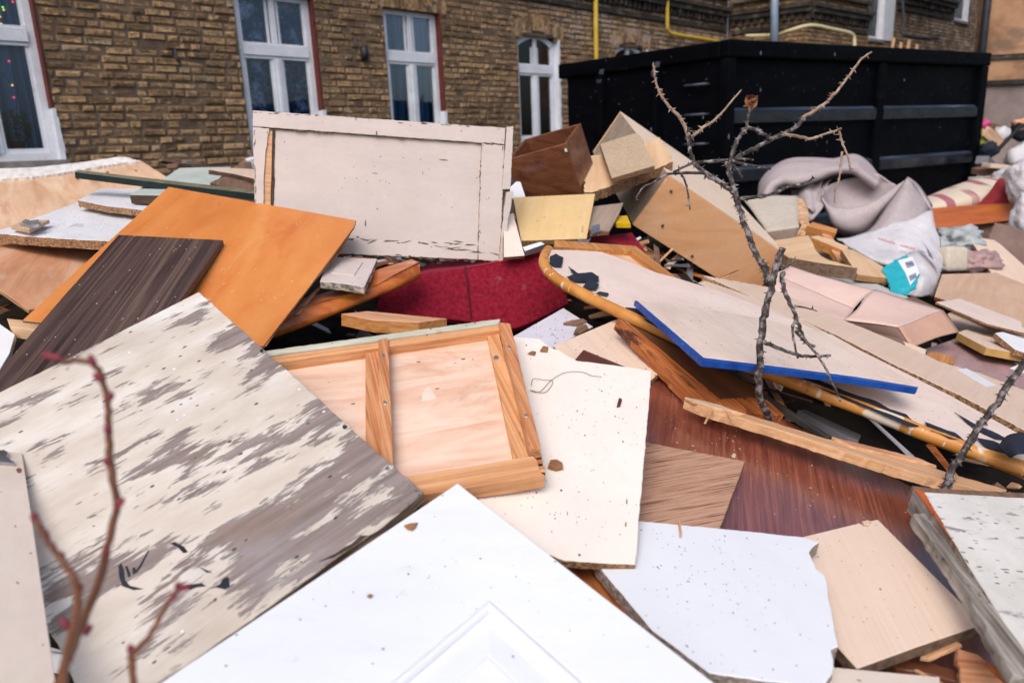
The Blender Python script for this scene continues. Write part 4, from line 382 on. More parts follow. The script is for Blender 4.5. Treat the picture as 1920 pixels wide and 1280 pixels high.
def resample(poly,rough,seed,step=.011):
    """outline with small irregularities so that edges are not ruler straight"""
    out=[]; r=random.Random(seed); n=len(poly)
    for i in range(n):
        a=Vector(poly[i]); b=Vector(poly[(i+1)%n]); L=(b-a).length
        if rough<=0: 
            out.append(a); continue
        k=max(1,min(90,int(L/step))); t=(b-a).normalized() if L>1e-6 else Vector((1,0)); nn=Vector((-t.y,t.x))
        off=r.uniform(0,50)
        for j in range(k):
            s=j/k; p=a.lerp(b,s)
            if j: p=p+nn*(rough*(1.2*mnoise.noise(Vector((s*L*25+off,i*3.1,seed)))+r.uniform(-.6,.6)))
            out.append(p)
    return out
def poly_area(p): return .5*sum(p[i-1][0]*p[i][1]-p[i][0]*p[i-1][1] for i in range(len(p)))
def inset(p,d):
    n=len(p); o=[]
    for i in range(n):
        a=Vector(p[i-1]); b=Vector(p[i]); c=Vector(p[(i+1)%n])
        t1=(b-a); t2=(c-b)
        if t1.length<1e-7 or t2.length<1e-7: o.append(b); continue
        t1.normalize(); t2.normalize(); n1=Vector((-t1.y,t1.x)); n2=Vector((-t2.y,t2.x)); m=n1+n2
        if m.length<.3: o.append(b); continue
        m.normalize(); o.append(b+m*(d/max(.5,m.dot(n1))))
    return o
def slab_bm(bm,poly,t,z0=0,rough=0,seed=0,cham=.0012,mi=(0,1)):
    p=[Vector(q) for q in poly]
    if poly_area(p)<0: p.reverse()
    p=resample(p,rough,seed); ch=min(cham,t*.3)
    r=random.Random(seed+5)
    ring=lambda pts,z,j=0: [bm.verts.new((q[0],q[1],z+(r.uniform(-j,j) if j else 0))) for q in pts]
    T=ring(inset(p,ch),z0); A=ring(p,z0-ch); 
    pb=[q+Vector((r.uniform(-1,1),r.uniform(-1,1)))*rough*.6 for q in p] if rough else p
    B=ring(pb,z0-t)
    n=len(p)
    def quad(a,b,m):
        for i in range(n):
            f=bm.faces.new((b[i],b[(i+1)%n],a[(i+1)%n],a[i])); f.material_index=m
    quad(T,A,mi[0]); quad(A,B,mi[1])
    f=bm.faces.new(T); f.material_index=mi[0]
    f=bm.faces.new(B[::-1]); f.material_index=mi[1]
def slab(name,poly,t,z0,mats,rough=0,seed=0,parent=None,mw=None,cham=.0012):
    bm=bmesh.new(); slab_bm(bm,poly,t,z0,rough,seed,cham); return link(name,mesh_of(bm,name),mats,parent,mw)
def frameM(f): 
    u,v,n,O=f; return Matrix(((u[0],v[0],n[0],O[0]),(u[1],v[1],n[1],O[1]),(u[2],v[2],n[2],O[2]),(0,0,0,1)))
def box_bm(bm,lo,hi,mi=0,M4=None):
    vs=[bm.verts.new((x,y,z)) for x in (lo[0],hi[0]) for y in (lo[1],hi[1]) for z in (lo[2],hi[2])]
    if M4 is not None:
        for v in vs: v.co=M4@v.co
    for q in ((0,1,3,2),(4,6,7,5),(0,4,5,1),(2,3,7,6),(0,2,6,4),(1,5,7,3)): 
        f=bm.faces.new([vs[i] for i in q]); f.material_index=mi
    return vs
def tube_bm(bm,pts,rad,seg=8,mi=0,cap=True):
    pts=[Vector(p) for p in pts]; n=len(pts); rad=rad if isinstance(rad,(list,tuple)) else [rad]*n
    rings=[]; up=Vector((.3,.2,.9)); prev=None
    for i,p in enumerate(pts):
        t=(pts[min(i+1,n-1)]-pts[max(i-1,0)]).normalized()
        a=(prev - t*prev.dot(t)) if prev is not None else t.cross(up if abs(t.dot(up))<.95 else Vector((1,0,0)))
        a.normalize(); prev=a; b=t.cross(a)
        rings.append([bm.verts.new(p+(a*math.cos(2*math.pi*k/seg)+b*math.sin(2*math.pi*k/seg))*rad[i]) for k in range(seg)])
    for i in range(n-1):
        for k in range(seg):
            f=bm.faces.new((rings[i][k],rings[i][(k+1)%seg],rings[i+1][(k+1)%seg],rings[i+1][k])); f.material_index=mi; f.smooth=True
    if cap:
        f=bm.faces.new(rings[0][::-1]); f.material_index=mi; f=bm.faces.new(rings[-1]); f.material_index=mi
def crom(P,k):
    """Catmull-Rom through points P, k steps per span"""
    P=[Vector(p) for p in P]; o=[]
    for i in range(len(P)-1):
        a=P[max(i-1,0)];b=P[i];c=P[i+1];d=P[min(i+2,len(P)-1)]
        for j in range(k):
            t=j/k; o.append(.5*((2*b)+(c-a)*t+(2*a-5*b+4*c-d)*t*t+(3*b-a-3*c+d)*t**3))
    o.append(P[-1]); return o
def loft_bm(bm,rows,ku=5,kv=5,thick=0,mi=0,noise=0):
    rows=[crom(r,ku) for r in rows]; cols=list(zip(*rows)); cols=[crom(c,kv) for c in cols]; rows=list(zip(*cols))
    g=[[Vector(p) for p in r] for r in rows]; nu=len(g); nv=len(g[0])
    if noise:
        for r in g:
            for p in r:
                d=mnoise.noise_vector(p*6)*noise; p+=d
    def nrm(i,j):
        a=g[min(i+1,nu-1)][j]-g[max(i-1,0)][j]; b=g[i][min(j+1,nv-1)]-g[i][max(j-1,0)]; n=a.cross(b); return n.normalized() if n.length>1e-9 else Vector((0,0,1))
    V=[[bm.verts.new(p) for p in r] for r in g]
    def face(q):
        try: f=bm.faces.new(q); f.material_index=mi; f.smooth=True
        except ValueError: pass
    for i in range(nu-1):
        for j in range(nv-1): face((V[i][j],V[i+1][j],V[i+1][j+1],V[i][j+1]))
    if thick:
        W=[[bm.verts.new(g[i][j]+nrm(i,j)*thick) for j in range(nv)] for i in range(nu)]
        for i in range(nu-1):
            for j in range(nv-1): face((W[i][j],W[i][j+1],W[i+1][j+1],W[i+1][j]))
            face((V[i][0],W[i][0],W[i+1][0],V[i+1][0])); face((V[i][-1],V[i+1][-1],W[i+1][-1],W[i][-1]))
        for j in range(nv-1):
            face((V[0][j],V[0][j+1],W[0][j+1],W[0][j])); face((V[-1][j],W[-1][j],W[-1][j+1],V[-1][j+1]))
def lift(rows): return [[at(*p) for p in r] for r in rows]
I4=Matrix.Identity(4)
# ------------------------------------------------------------------ ground
bm=bmesh.new(); N=24; gv=[[bm.verts.new((-60+120*i/N*1.0,-20+130*j/N,0)) for j in range(N+1)] for i in range(N+1)]
for i in range(N):
    for j in range(N): bm.faces.new((gv[i][j],gv[i+1][j],gv[i+1][j+1],gv[i][j+1]))
tag(link('ground',mesh_of(bm,'ground'),['ground']),kind='structure')
# ------------------------------------------------------------------ brick house
P0=Vector((-2.61,8.883,0)); DA=Vector((.6948,.7192,0)); 
def wframe(p,d): n=Vector((d.y,-d.x,0)); return Matrix(((d.x,n.x,0,p.x),(d.y,n.y,0,p.y),(0,0,1,0),(0,0,0,1)))   # x along wall, y out of the wall, z up
WA=wframe(P0,DA)
pI=P0+DA*10.55; pB=Vector((6.01,15.62,0)); DB=(pB-pI).normalized(); LB=(pB-pI).length; WB=wframe(pI,DB)
DC=Vector((4.89,4.23,0)).normalized(); LC=10.6; pC=pB+DC*LC; WC=wframe(pB,DC)
house=empty('brick_house',Matrix.Translation((2,13,0)))
tag(house,'weathered yellow brown brick house with white framed windows','house')
inv=house.matrix_world.inverted()
def hpart(name,bm,mats,W,parent=None,smooth=False):
    o=bpy.data.objects.new(name,mesh_of(bm,name,smooth)); COL.objects.link(o)
    for m in mats: o.data.materials.append(M[m])
    o.parent=parent or house
    o.matrix_world=W
    return o
def in_hole(x0,x1,z,holes):
    """clip interval [x0,x1] at height z against the openings"""
    iv=[(x0,x1)]
    for (a,b,c,dd,arch) in holes:
        top=dd
        if z<c or z>top+arch: continue
        if arch and z>top-0:      # segmental head
            m=(a+b)/2; hw=(b-a)/2; f=max(0,1-(z-top)/arch); ww=hw*math.sqrt(f); aa,bb=m-ww,m+ww
        else: aa,bb=a,b
        nv=[]
        for (p,q) in iv:
            if bb<=p or aa>=q: nv.append((p,q)); continue
            if p<aa: nv.append((p,aa))
            if q>bb: nv.append((bb,q))
        iv=nv
    return [i for i in iv if i[1]-i[0]>.025]
def brick_wall(W,L0,L1,z0,z1,holes,seed):
    r=random.Random(seed); bm=bmesh.new(); ch=.0767; k=0; z=z0
    while z<z1:
        x=L0-(.13 if k%2 else 0)-r.uniform(0,.02)
        while x<L1:
            w_=r.uniform(.225,.255) if r.random()<.58 else r.uniform(.105,.135)
            for (a,b) in in_hole(max(x,L0),min(x+w_,L1),z+ch/2,holes):
                dp=r.uniform(-.003,.016); j=lambda s: r.uniform(-s,s)
                zz=z+.006; zt=z+ch-.006
                bo=[(a+.003,0,zz),(b-.005,0,zz),(b-.005,0,zt),(a+.003,0,zt)]
                e=r.uniform(.010,.018)
                fr=[(a+e+j(.006),dp+j(.004),zz+e*.8+j(.005)),(b-e-.002+j(.006),dp+j(.004),zz+e*.8+j(.005)),(b-e-.002+j(.007),dp+j(.005),zt-e*.8+j(.005)),(a+e+j(.007),dp+j(.005),zt-e*.8+j(.005))]
                mid=((a+b)/2+j(.02),dp+j(.008),(zz+zt)/2+j(.01))
                B=[bm.verts.new((q[0],-.012,q[2])) for q in bo]; F=[bm.verts.new(q) for q in fr]; mv=bm.verts.new(mid)
                for i in range(4):
                    n=(i+1)%4
                    bm.faces.new((B[n],B[i],F[i],F[n])); bm.faces.new((F[n],F[i],mv))
            x+=w_+.011
        z+=ch; k+=1
    bmesh.ops.recalc_face_normals(bm,faces=bm.faces)
    return hpart('wall',bm,['brick'],W)
def mortar_wall(W,L0,L1,z1,holes):
    """solid wall behind the bricks, with its openings cut as strips"""
    bm=bmesh.new(); xs=sorted({L0,L1}|{q for h in holes for q in h[:2]})
    for a,b in zip(xs,xs[1:]):
        m=(a+b)/2; hs=[h for h in holes if h[0]<m<h[1]]
        z=0
        for h in sorted(hs,key=lambda q:q[2]):
            box_bm(bm,(a,-.38,z),(b,-.004,h[2])); z=h[3]+h[4]*.55
        box_bm(bm,(a,-.38,z),(b,-.004,z1))
    return hpart('wall',bm,['mortar'],W)
# openings on the long wall: (from, to, sill, head, rise of the arch)
OA=[(-3.22,-2.22,1.57,3.30,.0),(-.30,.69,1.57,3.27,.0),(1.69,2.64,1.57,3.27,.0),(4.15,5.10,1.57,3.04,.16),(6.62,7.57,1.57,3.04,.16)]
brick_wall(WA,-4.6,10.5,1.15,4.7,OA,3); mortar_wall(WA,-9,10.55,9.5,OA)
OC=[(2.75,3.40,3.5,5.0,0),(7.6,8.45,4.22,5.2,0)]
brick_wall(WB,.05,LB,2.7,4.9,[],5); mortar_wall(WB,0,LB,9.5,[])
brick_wall(WC,0,LC,2.7,5.2,OC,6); mortar_wall(WC,.004,LC,9.5,OC)
def lintel(W,a,b,z,arch,seed):
    r=random.Random(seed); bm=bmesh.new(); n=int((b-a+.24)/.078); cx=(a+b)/2
    for i in range(n):
        x=a-.12+i*.078; u=(x+.035-cx)/((b-a)/2+.12); zb=z+arch*(1-u*u); tilt=u*.10
        vs=[(x+.004,zb+.004),(x+.072,zb+.004),(x+.072+tilt*.24,zb+.235),(x+.004+tilt*.24,zb+.235)]
        d0=r.uniform(.006,.02); B=[bm.verts.new((q[0],-.01,q[1])) for q in vs]; F=[bm.verts.new((q[0]+r.uniform(-.004,.004),d0+r.uniform(-.003,.003),q[1]+r.uniform(-.004,.004))) for q in vs]
        for k in range(4): bm.faces.new((B[(k+1)%4],B[k],F[k],F[(k+1)%4]))
        bm.faces.new(F[::-1])
    bmesh.ops.recalc_face_normals(bm,faces=bm.faces); hpart('window_lintel',bm,['brick'],W)
for i,h in enumerate(OA): lintel(WA,h[0],h[1],h[3],h[4],40+i)
def arcpts(a,b,z,rise,n=10): return [(a+(b-a)*k/n, z+rise*(1-(2*k/n-1)**2)) for k in range(n+1)]
def window(W,a,b,z0,z1,rise,zt,cloth,red,label=None):
    y=-.075; y2=-.135; bm=bmesh.new(); ft=.065
    box_bm(bm,(a,y2,z0),(a+ft,y,z1)); box_bm(bm,(b-ft,y2,z0),(b,y,z1)); box_bm(bm,(a+ft,y2,z0),(b-ft,y,z0+.07))
    if rise:
        o=arcpts(a,b,z1,rise); q=arcpts(a+ft,b-ft,z1-.06,rise*.9)
        for k in range(len(o)-1):
            v=[bm.verts.new((p[0],yy,p[1])) for yy in (y,y2) for p in (o[k],o[k+1],q[k+1],q[k])]
            for f in ((0,1,2,3),(7,6,5,4),(0,4,5,1),(3,2,6,7)): bm.faces.new([v[i] for i in f])
    else: box_bm(bm,(a+ft,y2,z1-.06),(b-ft,y,z1))
    if zt: 
        box_bm(bm,(a+ft,y2,zt-.05),(b-ft,y+.02,zt+.05)); box_bm(bm,(a+ft,y2,zt+.055),(b-ft,y+.004,zt+.085)); box_bm(bm,(a+ft,y2,zt-.085),(b-ft,y+.004,zt-.055))
        m=(a+b)/2; box_bm(bm,(m-.055,y2,z0+.07),(m+.055,y+.004,zt-.085)); box_bm(bm,(m-.032,y2,zt+.085),(m+.032,y+.004,z1-.06+rise*.9))
        box_bm(bm,(m-.018,y,z0+.07),(m+.018,y+.018,zt-.085))
        for s0,s1 in ((a+ft,m-.055),(m+.055,b-ft)):        # casement bars round each pane
            box_bm(bm,(s0,y2,z0+.0703),(s0+.03,y-.01,zt-.086)); box_bm(bm,(s1-.03,y2,z0+.0704),(s1,y-.01,zt-.087)); box_bm(bm,(s0+.03,y2,z0+.0702),(s1-.03,y-.011,z0+.11))
            box_bm(bm,(s0,y2,zt+.0853),(s0+.026,y-.012,z1-.061)); box_bm(bm,(s1-.026,y2,zt+.0853),(s1,y-.012,z1-.061))
    w_=hpart('window',bm,['window_white'],W)
    bmx=bmesh.new(); 
    def pane(x0,x1,c,d):
        bm=bmesh.new(); box_bm(bm,(x0,y2+.03,c),(x1,y2+.034,d)); hpart('pane',bm,['glass'],W,w_)
    if zt:
        pane(a+ft,m-.055,z0+.07,zt-.085); pane(m+.055,b-ft,z0+.07,zt-.085); pane(a+ft,m-.032,zt+.085,z1+rise*.9-.06); pane(m+.032,b-ft,zt+.085,z1+rise*.9-.06)
    else: pane(a+ft,b-ft,z0+.07,z1-.06)
    bmx.free()
    if cloth:
        bm=bmesh.new(); n=60; zz=(z0+.05,z1+rise-.03)
        pr=[]
        for k in range(n+1):
            x=a+.03+(b-a-.06)*k/n; yy=-.185+.014*math.sin(k*1.1)+.01*math.sin(k*.47); pr.append((bm.verts.new((x,yy,zz[0])),bm.verts.new((x,yy,zz[1]))))
        for k in range(n): f=bm.faces.new((pr[k][0],pr[k+1][0],pr[k+1][1],pr[k][1])); f.smooth=True
        hpart('curtain',bm,[cloth],W,w_)
    bm=bmesh.new(); box_bm(bm,(a-.3,-1.4,z0-.3),(b+.3,-.385,z1+rise+.3)); bmesh.ops.reverse_faces(bm,faces=bm.faces)
    hpart('room',bm,['room'],W,w_)
    bm=bmesh.new(); box_bm(bm,(a-.05,-.16,z0-.06),(b+.06,.05,z0-.003)); hpart('sill',bm,['sill_grey'],W,w_)
    if red:
        zs=2.03; bm=bmesh.new(); box_bm(bm,(b+.001,-.134,zs),(b+.014,.012,z1)); box_bm(bm,(a,-.134,z1+.001),(b+.014,.011,z1+.012)); hpart('red_reveal',bm,['window_red'],W,w_)
    bm=bmesh.new(); r=random.Random(int(a*100)); z=z0
    while z<(2.03 if red else z1):
        h_=.077; box_bm(bm,(b+.0015,-.13,z),(b+.03+r.uniform(0,.03),.0195,z+h_-.001)); z+=h_
    hpart('white_reveal',bm,['window_white'],W,w_)
    return w_
window(WA,-3.20,-2.24,1.57,3.30,0,2.66,'curtain',True)
window(WA,-.29,.66,1.57,3.27,0,2.67,'lace',True)
window(WA,1.70,2.61,1.57,3.27,0,2.70,'curtain',True)
window(WA,4.16,5.07,1.57,3.04,.14,2.65,'curtain',False)
window(WA,6.63,7.55,1.57,3.04,.14,2.65,None,False)
window(WC,2.76,3.39,3.5,5.0,0,0,'curtain',False); window(WC,7.62,8.43,4.22,5.2,0,0,'curtain',False)
bm=bmesh.new(); box_bm(bm,(3.405,-.05,3.5),(3.93,.024,4.98)); hpart('white_side_panel',bm,['window_white'],WC)
def cornice(W,a,b,z):
    bm=bmesh.new(); r=random.Random(int(a*7+b))
    box_bm(bm,(a,.002,z+.10),(b,.13,z+.19)); box_bm(bm,(a,.002,z+.195),(b,.17,z+.26)); box_bm(bm,(a,.002,z+.42),(b,.10,z+.47)); box_bm(bm,(a,.002,z-.16),(b,.045,z-.085))
    x=a
    while x<b-.07: box_bm(bm,(x,.003,z-.02+r.uniform(-.01,.01)),(x+.075,.085+r.uniform(-.015,.015),z+.099)); x+=.145
    hpart('cornice',bm,['cornice_dark'],W)
cornice(WA,3.0,10.45,3.78); cornice(WB,.1,LB+.1,3.72); cornice(WC,.05,2.6,3.72); cornice(WC,4.1,7.4,4.35)
def pipe(pts,r,m,name): bm=bmesh.new(); tube_bm(bm,pts,r,10); return hpart(name,bm,[m],I4)
pipe([WA@Vector((5.98,.07,1.4)),WA@Vector((5.98,.07,4.6))],.038,'gas_yellow','gas_pipe')
pipe(crom([WA@Vector(p) for p in ((8.06,.12,4.6),(8.06,.12,3.62),(8.10,.12,3.47),(8.30,.12,3.41),(9.4,.12,3.40),(10.0,.12,3.39))],6),.034,'gas_yellow','gas_pipe')
pipe(crom([at(1398,68,14.9),at(1455,66,14.6),at(1480,58,14.3),at(1520,48,14.2),at(1560,55,14.5),at(1592,62,14.8),at(1601,70,14.9),at(1602,90,14.9)],5),.035,'gas_pale','gas_pipe')
pipe([at(1452,100,14.4),at(1452,-60,14.4)],.075,'pipe_blue','drainpipe')
pipe([WA@Vector((-1.02,.035,2.62)),WA@Vector((-1.02,.035,2.53)),WA@Vector((-1.02,.06,2.5))],.014,'pipe_dark','wall_hook'); pipe([WA@Vector((1.33,.02,2.78)),WA@Vector((1.33,.035,2.70)),WA@Vector((1.33,.02,2.64))],.05,'pipe_dark','wall_hook')
pipe(crom([at(1692,0,16.6),at(1695,40,16.6),at(1692,60,16.6),at(1700,68,16.6),at(1730,72,16.8),at(1760,73,17)],5),.03,'pipe_dark','cable')
# fairy lights and a plant in the leftmost window
fl=empty('fairy_lights',WA@Matrix.Translation((-2.7,-.17,2.2))); tag(fl,'string of tiny coloured fairy lights behind the glass of the leftmost window','fairy lights')
bm=bmesh.new(); tube_bm(bm,[(0,0,.9),(.3,0,.55),(.1,0,.25),(.25,0,0),(.2,0,-.3)],.002,4); link('wire',mesh_of(bm,'wire'),['pipe_dark'],fl)
for (px,py,c) in ((24,4,'red'),(5,14,'green'),(7,19,'amber'),(0,32,'amber'),(2,45,'amber'),(48,96,'red'),(17,115,'red'),(23,160,'amber'),(26,183,'red')):
    rr=at(px,py,1)-EYE; n=Vector((DA.y,-DA.x,0)); t=((P0-n*.17)-EYE).dot(n)/rr.dot(n); q=EYE+t*rr
    bm=bmesh.new(); bmesh.ops.create_icosphere(bm,subdivisions=1,radius=.0085); o=link('bulb',mesh_of(bm,'bulb'),['bulb_'+c],fl); o.matrix_parent_inverse=fl.matrix_world.inverted(); o.location=q
def leaf_clump(name,c,rad,n,m,size,parent=None,seed=1):
    r=random.Random(seed); bm=bmesh.new()
    for i in range(n):
        p=Vector((r.gauss(0,1),r.gauss(0,1),r.gauss(0,1))).normalized()*rad*r.random()**.4; p.x*=c[3]; p.y*=c[4]; p=p+Vector(c[:3]); e=Matrix.Rotation(r.uniform(0,6.3),3,Vector((r.gauss(0,1),r.gauss(0,1),r.gauss(0,1))).normalized())
        v=[bm.verts.new(p+e@Vector(q)*size) for q in ((0,-1,0),(.4,0,.1),(0,1,0),(-.4,0,.1))]; bm.faces.new(v)
    return link(name,mesh_of(bm,name),[m],parent)
pp=empty('potted_plant',WA@Matrix.Translation((-2.52,-.19,1.64))); tag(pp,'bushy green potted plant behind the glass at the bottom of the leftmost window','plant')
leaf_clump('foliage',(.0,0,.24,1.,.25),.17,420,'plant',.028,pp,3)
bm=bmesh.new(); bmesh.ops.create_cone(bm,cap_ends=True,segments=20,radius1=.05,radius2=.07,depth=.11); bmesh.ops.translate(bm,verts=bm.verts,vec=(0,0,.055)); link('pot',mesh_of(bm,'pot',True),['window_red'],pp)
# ------------------------------------------------------------------ plastered house on the right
ph=empty('plastered_house',Matrix.Translation((11.5,14.6,0))); tag(ph,'stained orange and grey plastered house wall beyond the black skip','house')
HW=wframe(Vector((9.12,14.93,0)),Vector((.985,-.17,0)).normalized())
def ppart(name,lo,hi,m):
    bm=bmesh.new(); box_bm(bm,lo,hi); o=link(name,mesh_of(bm,name),[m],ph); o.matrix_world=HW; return o
ppart('upper_wall',(0,-.4,2.82),(7,0,9.0),'plaster_orange'); ppart('string_course',(-.04,-.4,2.72),(5,.06,2.80),'cornice_dark'); ppart('middle_wall',(0,-.4,2.36),(5,.03,2.715),'plaster_orange'); ppart('string_course',(-.03,-.4,2.27),(5,.07,2.355),'cornice_dark'); ppart('lower_wall',(0,-.4,0),(5,0,2.265),'plaster_grey')
bm=bmesh.new(); tube_bm(bm,[HW@Vector((-.06,.12,0)),HW@Vector((-.06,.12,6.4))],.07,10); o=link('drainpipe',mesh_of(bm,'drainpipe'),['pipe_dark'],ph); o.matrix_world=I4
# ------------------------------------------------------------------ black skip
A=Vector((2.15,7.5,0)); E=Vector((6.05,9.87,0)); B=Vector((.74,9.02,0)); dl=(E-A).normalized(); LL=(E-A).length; dw=(B-A).normalized(); LW=(B-A).length
dp_=Vector((-dl.y,dl.x,0)); K=Matrix(((dl.x,dp_.x,0,A.x),(dl.y,dp_.y,0,A.y),(0,0,1,0),(0,0,0,1)))
SH=Matrix(((1,dw.dot(dl),0,0),(0,dw.dot(dp_),0,0),(0,0,1,0),(0,0,0,1)))   # the end stands slightly off square
skip=empty('skip_container',K); tag(skip,'big black steel roll-off skip standing before the brick house','skip')
def kpart(name,boxes,m='black_skip',bev=.012):
    bm=bmesh.new()
    for lo,hi in boxes: box_bm(bm,lo,hi)
    bmesh.ops.recalc_face_normals(bm,faces=bm.faces)
    if bev: bmesh.ops.bevel(bm,geom=bm.edges[:],offset=bev,segments=2,affect='EDGES',profile=.6)
    o=link(name,mesh_of(bm,name),[m],skip); return o
zb=.18
kpart('side_panel',[((.03,.0,zb),(LL-.03,.03,2.3))],bev=0); kpart('side_panel',[((.03,LW-.03,zb),(LL-.03,LW,2.3))],bev=0)
kpart('end_panel',[((.0,.031,zb),(.03,LW-.031,2.3))],bev=0); kpart('end_panel',[((LL-.03,.031,zb),(LL,LW-.031,2.3))],bev=0); kpart('floor',[((.03,.03,zb),(LL-.03,LW-.03,zb+.02))],bev=0)
kpart('top_rail',[((-.05,-.07,2.24),(LL+.04,.031,2.4))],bev=.02); kpart('top_rail',[((-.05,LW-.031,2.24),(LL+.04,LW+.06,2.4))],bev=.02); kpart('top_rail',[((-.051,.033,2.243),(.032,LW-.033,2.398))],bev=.02); kpart('top_rail',[((LL-.032,.033,2.243),(LL+.041,LW-.033,2.398))],bev=.02)
kpart('corner_post',[((-.045,-.062,zb),(.05,.032,2.238))]); kpart('corner_post',[((LL-.12,-.06,zb),(LL+.03,.032,2.238))])
kpart('upright',[((2.34,-.058,zb),(2.46,-.001,2.238))])
def rib(x0,x1,z,h=.10,d_=.055):
    bm=bmesh.new(); v=[bm.verts.new((x,y,zz)) for x in (x0,x1) for (y,zz) in ((-.002,z+h*.5),(-d_,z+h*.30),(-d_,z-h*.3),(-.002,z-h*.5))]
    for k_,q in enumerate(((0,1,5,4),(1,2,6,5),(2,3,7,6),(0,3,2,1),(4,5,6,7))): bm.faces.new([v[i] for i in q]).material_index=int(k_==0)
    bmesh.ops.recalc_face_normals(bm,faces=bm.faces); bmesh.ops.bevel(bm,geom=bm.edges[:],offset=.008,segments=2,affect='EDGES'); o=link('rib',mesh_of(bm,'rib'),['skip_rib','skip_sky_highlight'],skip)
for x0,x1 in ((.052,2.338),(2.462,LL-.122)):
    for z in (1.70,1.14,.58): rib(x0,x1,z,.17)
for yv in (.72,1.45):
    kpart('end_upright',[((-.10,yv,zb),(-.001,yv+.05,2.235))])
    bm=bmesh.new(); v=[bm.verts.new(p) for p in ((-.105,yv+.001,2.16),(-.105,yv+.056,2.16),(-.004,yv+.056,2.39),(-.004,yv+.001,2.39),(-.10,yv+.001,2.14),(-.10,yv+.056,2.14),(-.0,yv+.056,2.37),(-.0,yv+.001,2.37))]
    for q in ((0,1,2,3),(4,7,6,5),(0,4,5,1),(2,6,7,3),(0,3,7,4),(1,5,6,2)): bm.faces.new([v[i] for i in q])
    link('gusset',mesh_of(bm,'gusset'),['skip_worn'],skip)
for i,z in enumerate((2.02,1.74,1.46)):
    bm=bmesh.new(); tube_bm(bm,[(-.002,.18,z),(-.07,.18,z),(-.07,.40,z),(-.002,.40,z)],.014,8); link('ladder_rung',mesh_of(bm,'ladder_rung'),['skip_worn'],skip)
for ch in skip.children: ch.data.transform(SH)
for i,(px,top,wd,lb) in enumerate(((1677,70,9,'tallest orange lath sticking out of the black skip'),(1691,79,8,'short orange lath second from the left in the black skip'),(1706,74,8,'orange lath third from the left in the black skip'),(1721,83,7,'rightmost short orange lath sticking out of the black skip'))):
    a=at(px,top,9.6); b=at(px-14,150,9.5); t=Vector((dl.x,dl.y,0)); bm=bmesh.new(); h=.03
    v=[bm.verts.new(p) for p in (b-t*h,b+t*h,a+t*h*.8+Vector((0,0,-.02)),a-t*h*.9)]; f=bm.faces.new(v); ex=bmesh.ops.extrude_face_region(bm,geom=[f]); bmesh.ops.translate(bm,verts=[q for q in ex['geom'] if isinstance(q,bmesh.types.BMVert)],vec=(.0,.02,0)); bmesh.ops.recalc_face_normals(bm,faces=bm.faces)
    tag(link('wooden_lath',mesh_of(bm,'wooden_lath'),['fresh_wood']),lb,'lath','orange laths in the skip')
# ------------------------------------------------------------------ boards of the pile
ROOT={}
for i,(bid,name,label,cat,group,fr,parts) in enumerate(BOARDS):
    if not parts or bid=='C15': continue
    MW=frameM(fr)
    if len(parts)==1:
        (pn,poly,m,e,t,z0,rough,lb,rot)=parts[0]; o=slab(name,poly,t,z0,[m,e],rough,i*17+3,None,MW)
        if bid=='C5': pass
    else:
        o=empty(name,MW)
        for k,(pn,poly,m,e,t,z0,rough,lb,rot) in enumerate(parts):
            q=slab(pn,poly,t,z0,[cross(m),cross(e)] if rot else [m,e],rough,i*17+k*5+3,o)
            if lb: q['label']=lb
    tag(o,label,cat,group); ROOT[bid]=o
BD={b[0]:b for b in BOARDS}
def local(bid,px,py,z0=0):
    u,v,n,O=[Vector(k) for k in BD[bid][5]]; r=at(px,py,1)-EYE; t=((O-EYE).dot(n)+z0)/r.dot(n); q=EYE+t*r-O; return Vector((q.dot(u),q.dot(v),z0))
# rounded orange and white band along the front of the pinkish board, torn black lining on it
rb=ROOT['C19']
if rb.type=='MESH':
    e0=empty('rounded_bed_board',rb.matrix_world.copy()); tag(e0,rb['label'],rb['category']); mw=rb.matrix_world.copy(); rb.name='board'; rb.parent=e0; rb.matrix_parent_inverse=Matrix.Identity(4); rb.matrix_local=I4
    for k in ('label','category'): del rb[k]
    rb=e0; ROOT['C19']=e0; e0.name='rounded_bed_board'
ed=[(1029,466),(1023,475),(1020,490),(1030,508),(1045,521),(1070,536),(1108,556),(1175,588),(1242,619),(1340,660),(1450,700),(1600,757),(1680,788),(1750,816),(1850,852),(1920,877),(1965,897)]
pts=crom([local('C19',x,y+3,-.010) for x,y in ed],5); bm=bmesh.new(); tube_bm(bm,pts,.0175,14)
for v in bm.verts: v.co+=mnoise.noise_vector(v.co*Vector((22,22,60)))*.0022
link('edge_band',mesh_of(bm,'edge_band',True),['banded'],rb)
def strip(bid,name,polys,m,z,parent,t=.0015,curl=0,rough=.002,seed=0):
    bm=bmesh.new()
    for k,pl in enumerate(polys): slab_bm(bm,[local(bid,x,y,z)[:2] for x,y in pl],t,z+.0004*k,rough,seed+k)
    return link(name,mesh_of(bm,name),[m],parent)
strip('C19','torn_lining',[[(1031,480),(1042,475),(1056,482),(1053,500),(1040,499),(1030,494)]],'lining',.006,rb)
strip('C19','torn_lining',[[(1066,499),(1084,512),(1110,510),(1123,518),(1122,528),(1114,524),(1124,534),(1118,542),(1104,542),(1093,537),(1099,527),(1078,527),(1062,519),(1076,514)]],'lining',.009,rb)
strip('C19','torn_lining',[[(1172,576),(1196,578),(1240,606),(1262,624),(1240,618),(1205,596)]],'lining',.006,rb)
strip('C19','torn_lining',[[(1440,672),(1492,690),(1545,716),(1600,738),(1640,750),(1668,766),(1700,776),(1724,799),(1700,797),(1640,770),(1560,737),(1480,702)],[(1733,790),(1752,797),(1775,806),(1790,810),(1812,828),(1780,821),(1745,807)],[(1830,820),(1862,826),(1895,842),(1890,850),(1850,838)]],'lining',.006,rb)
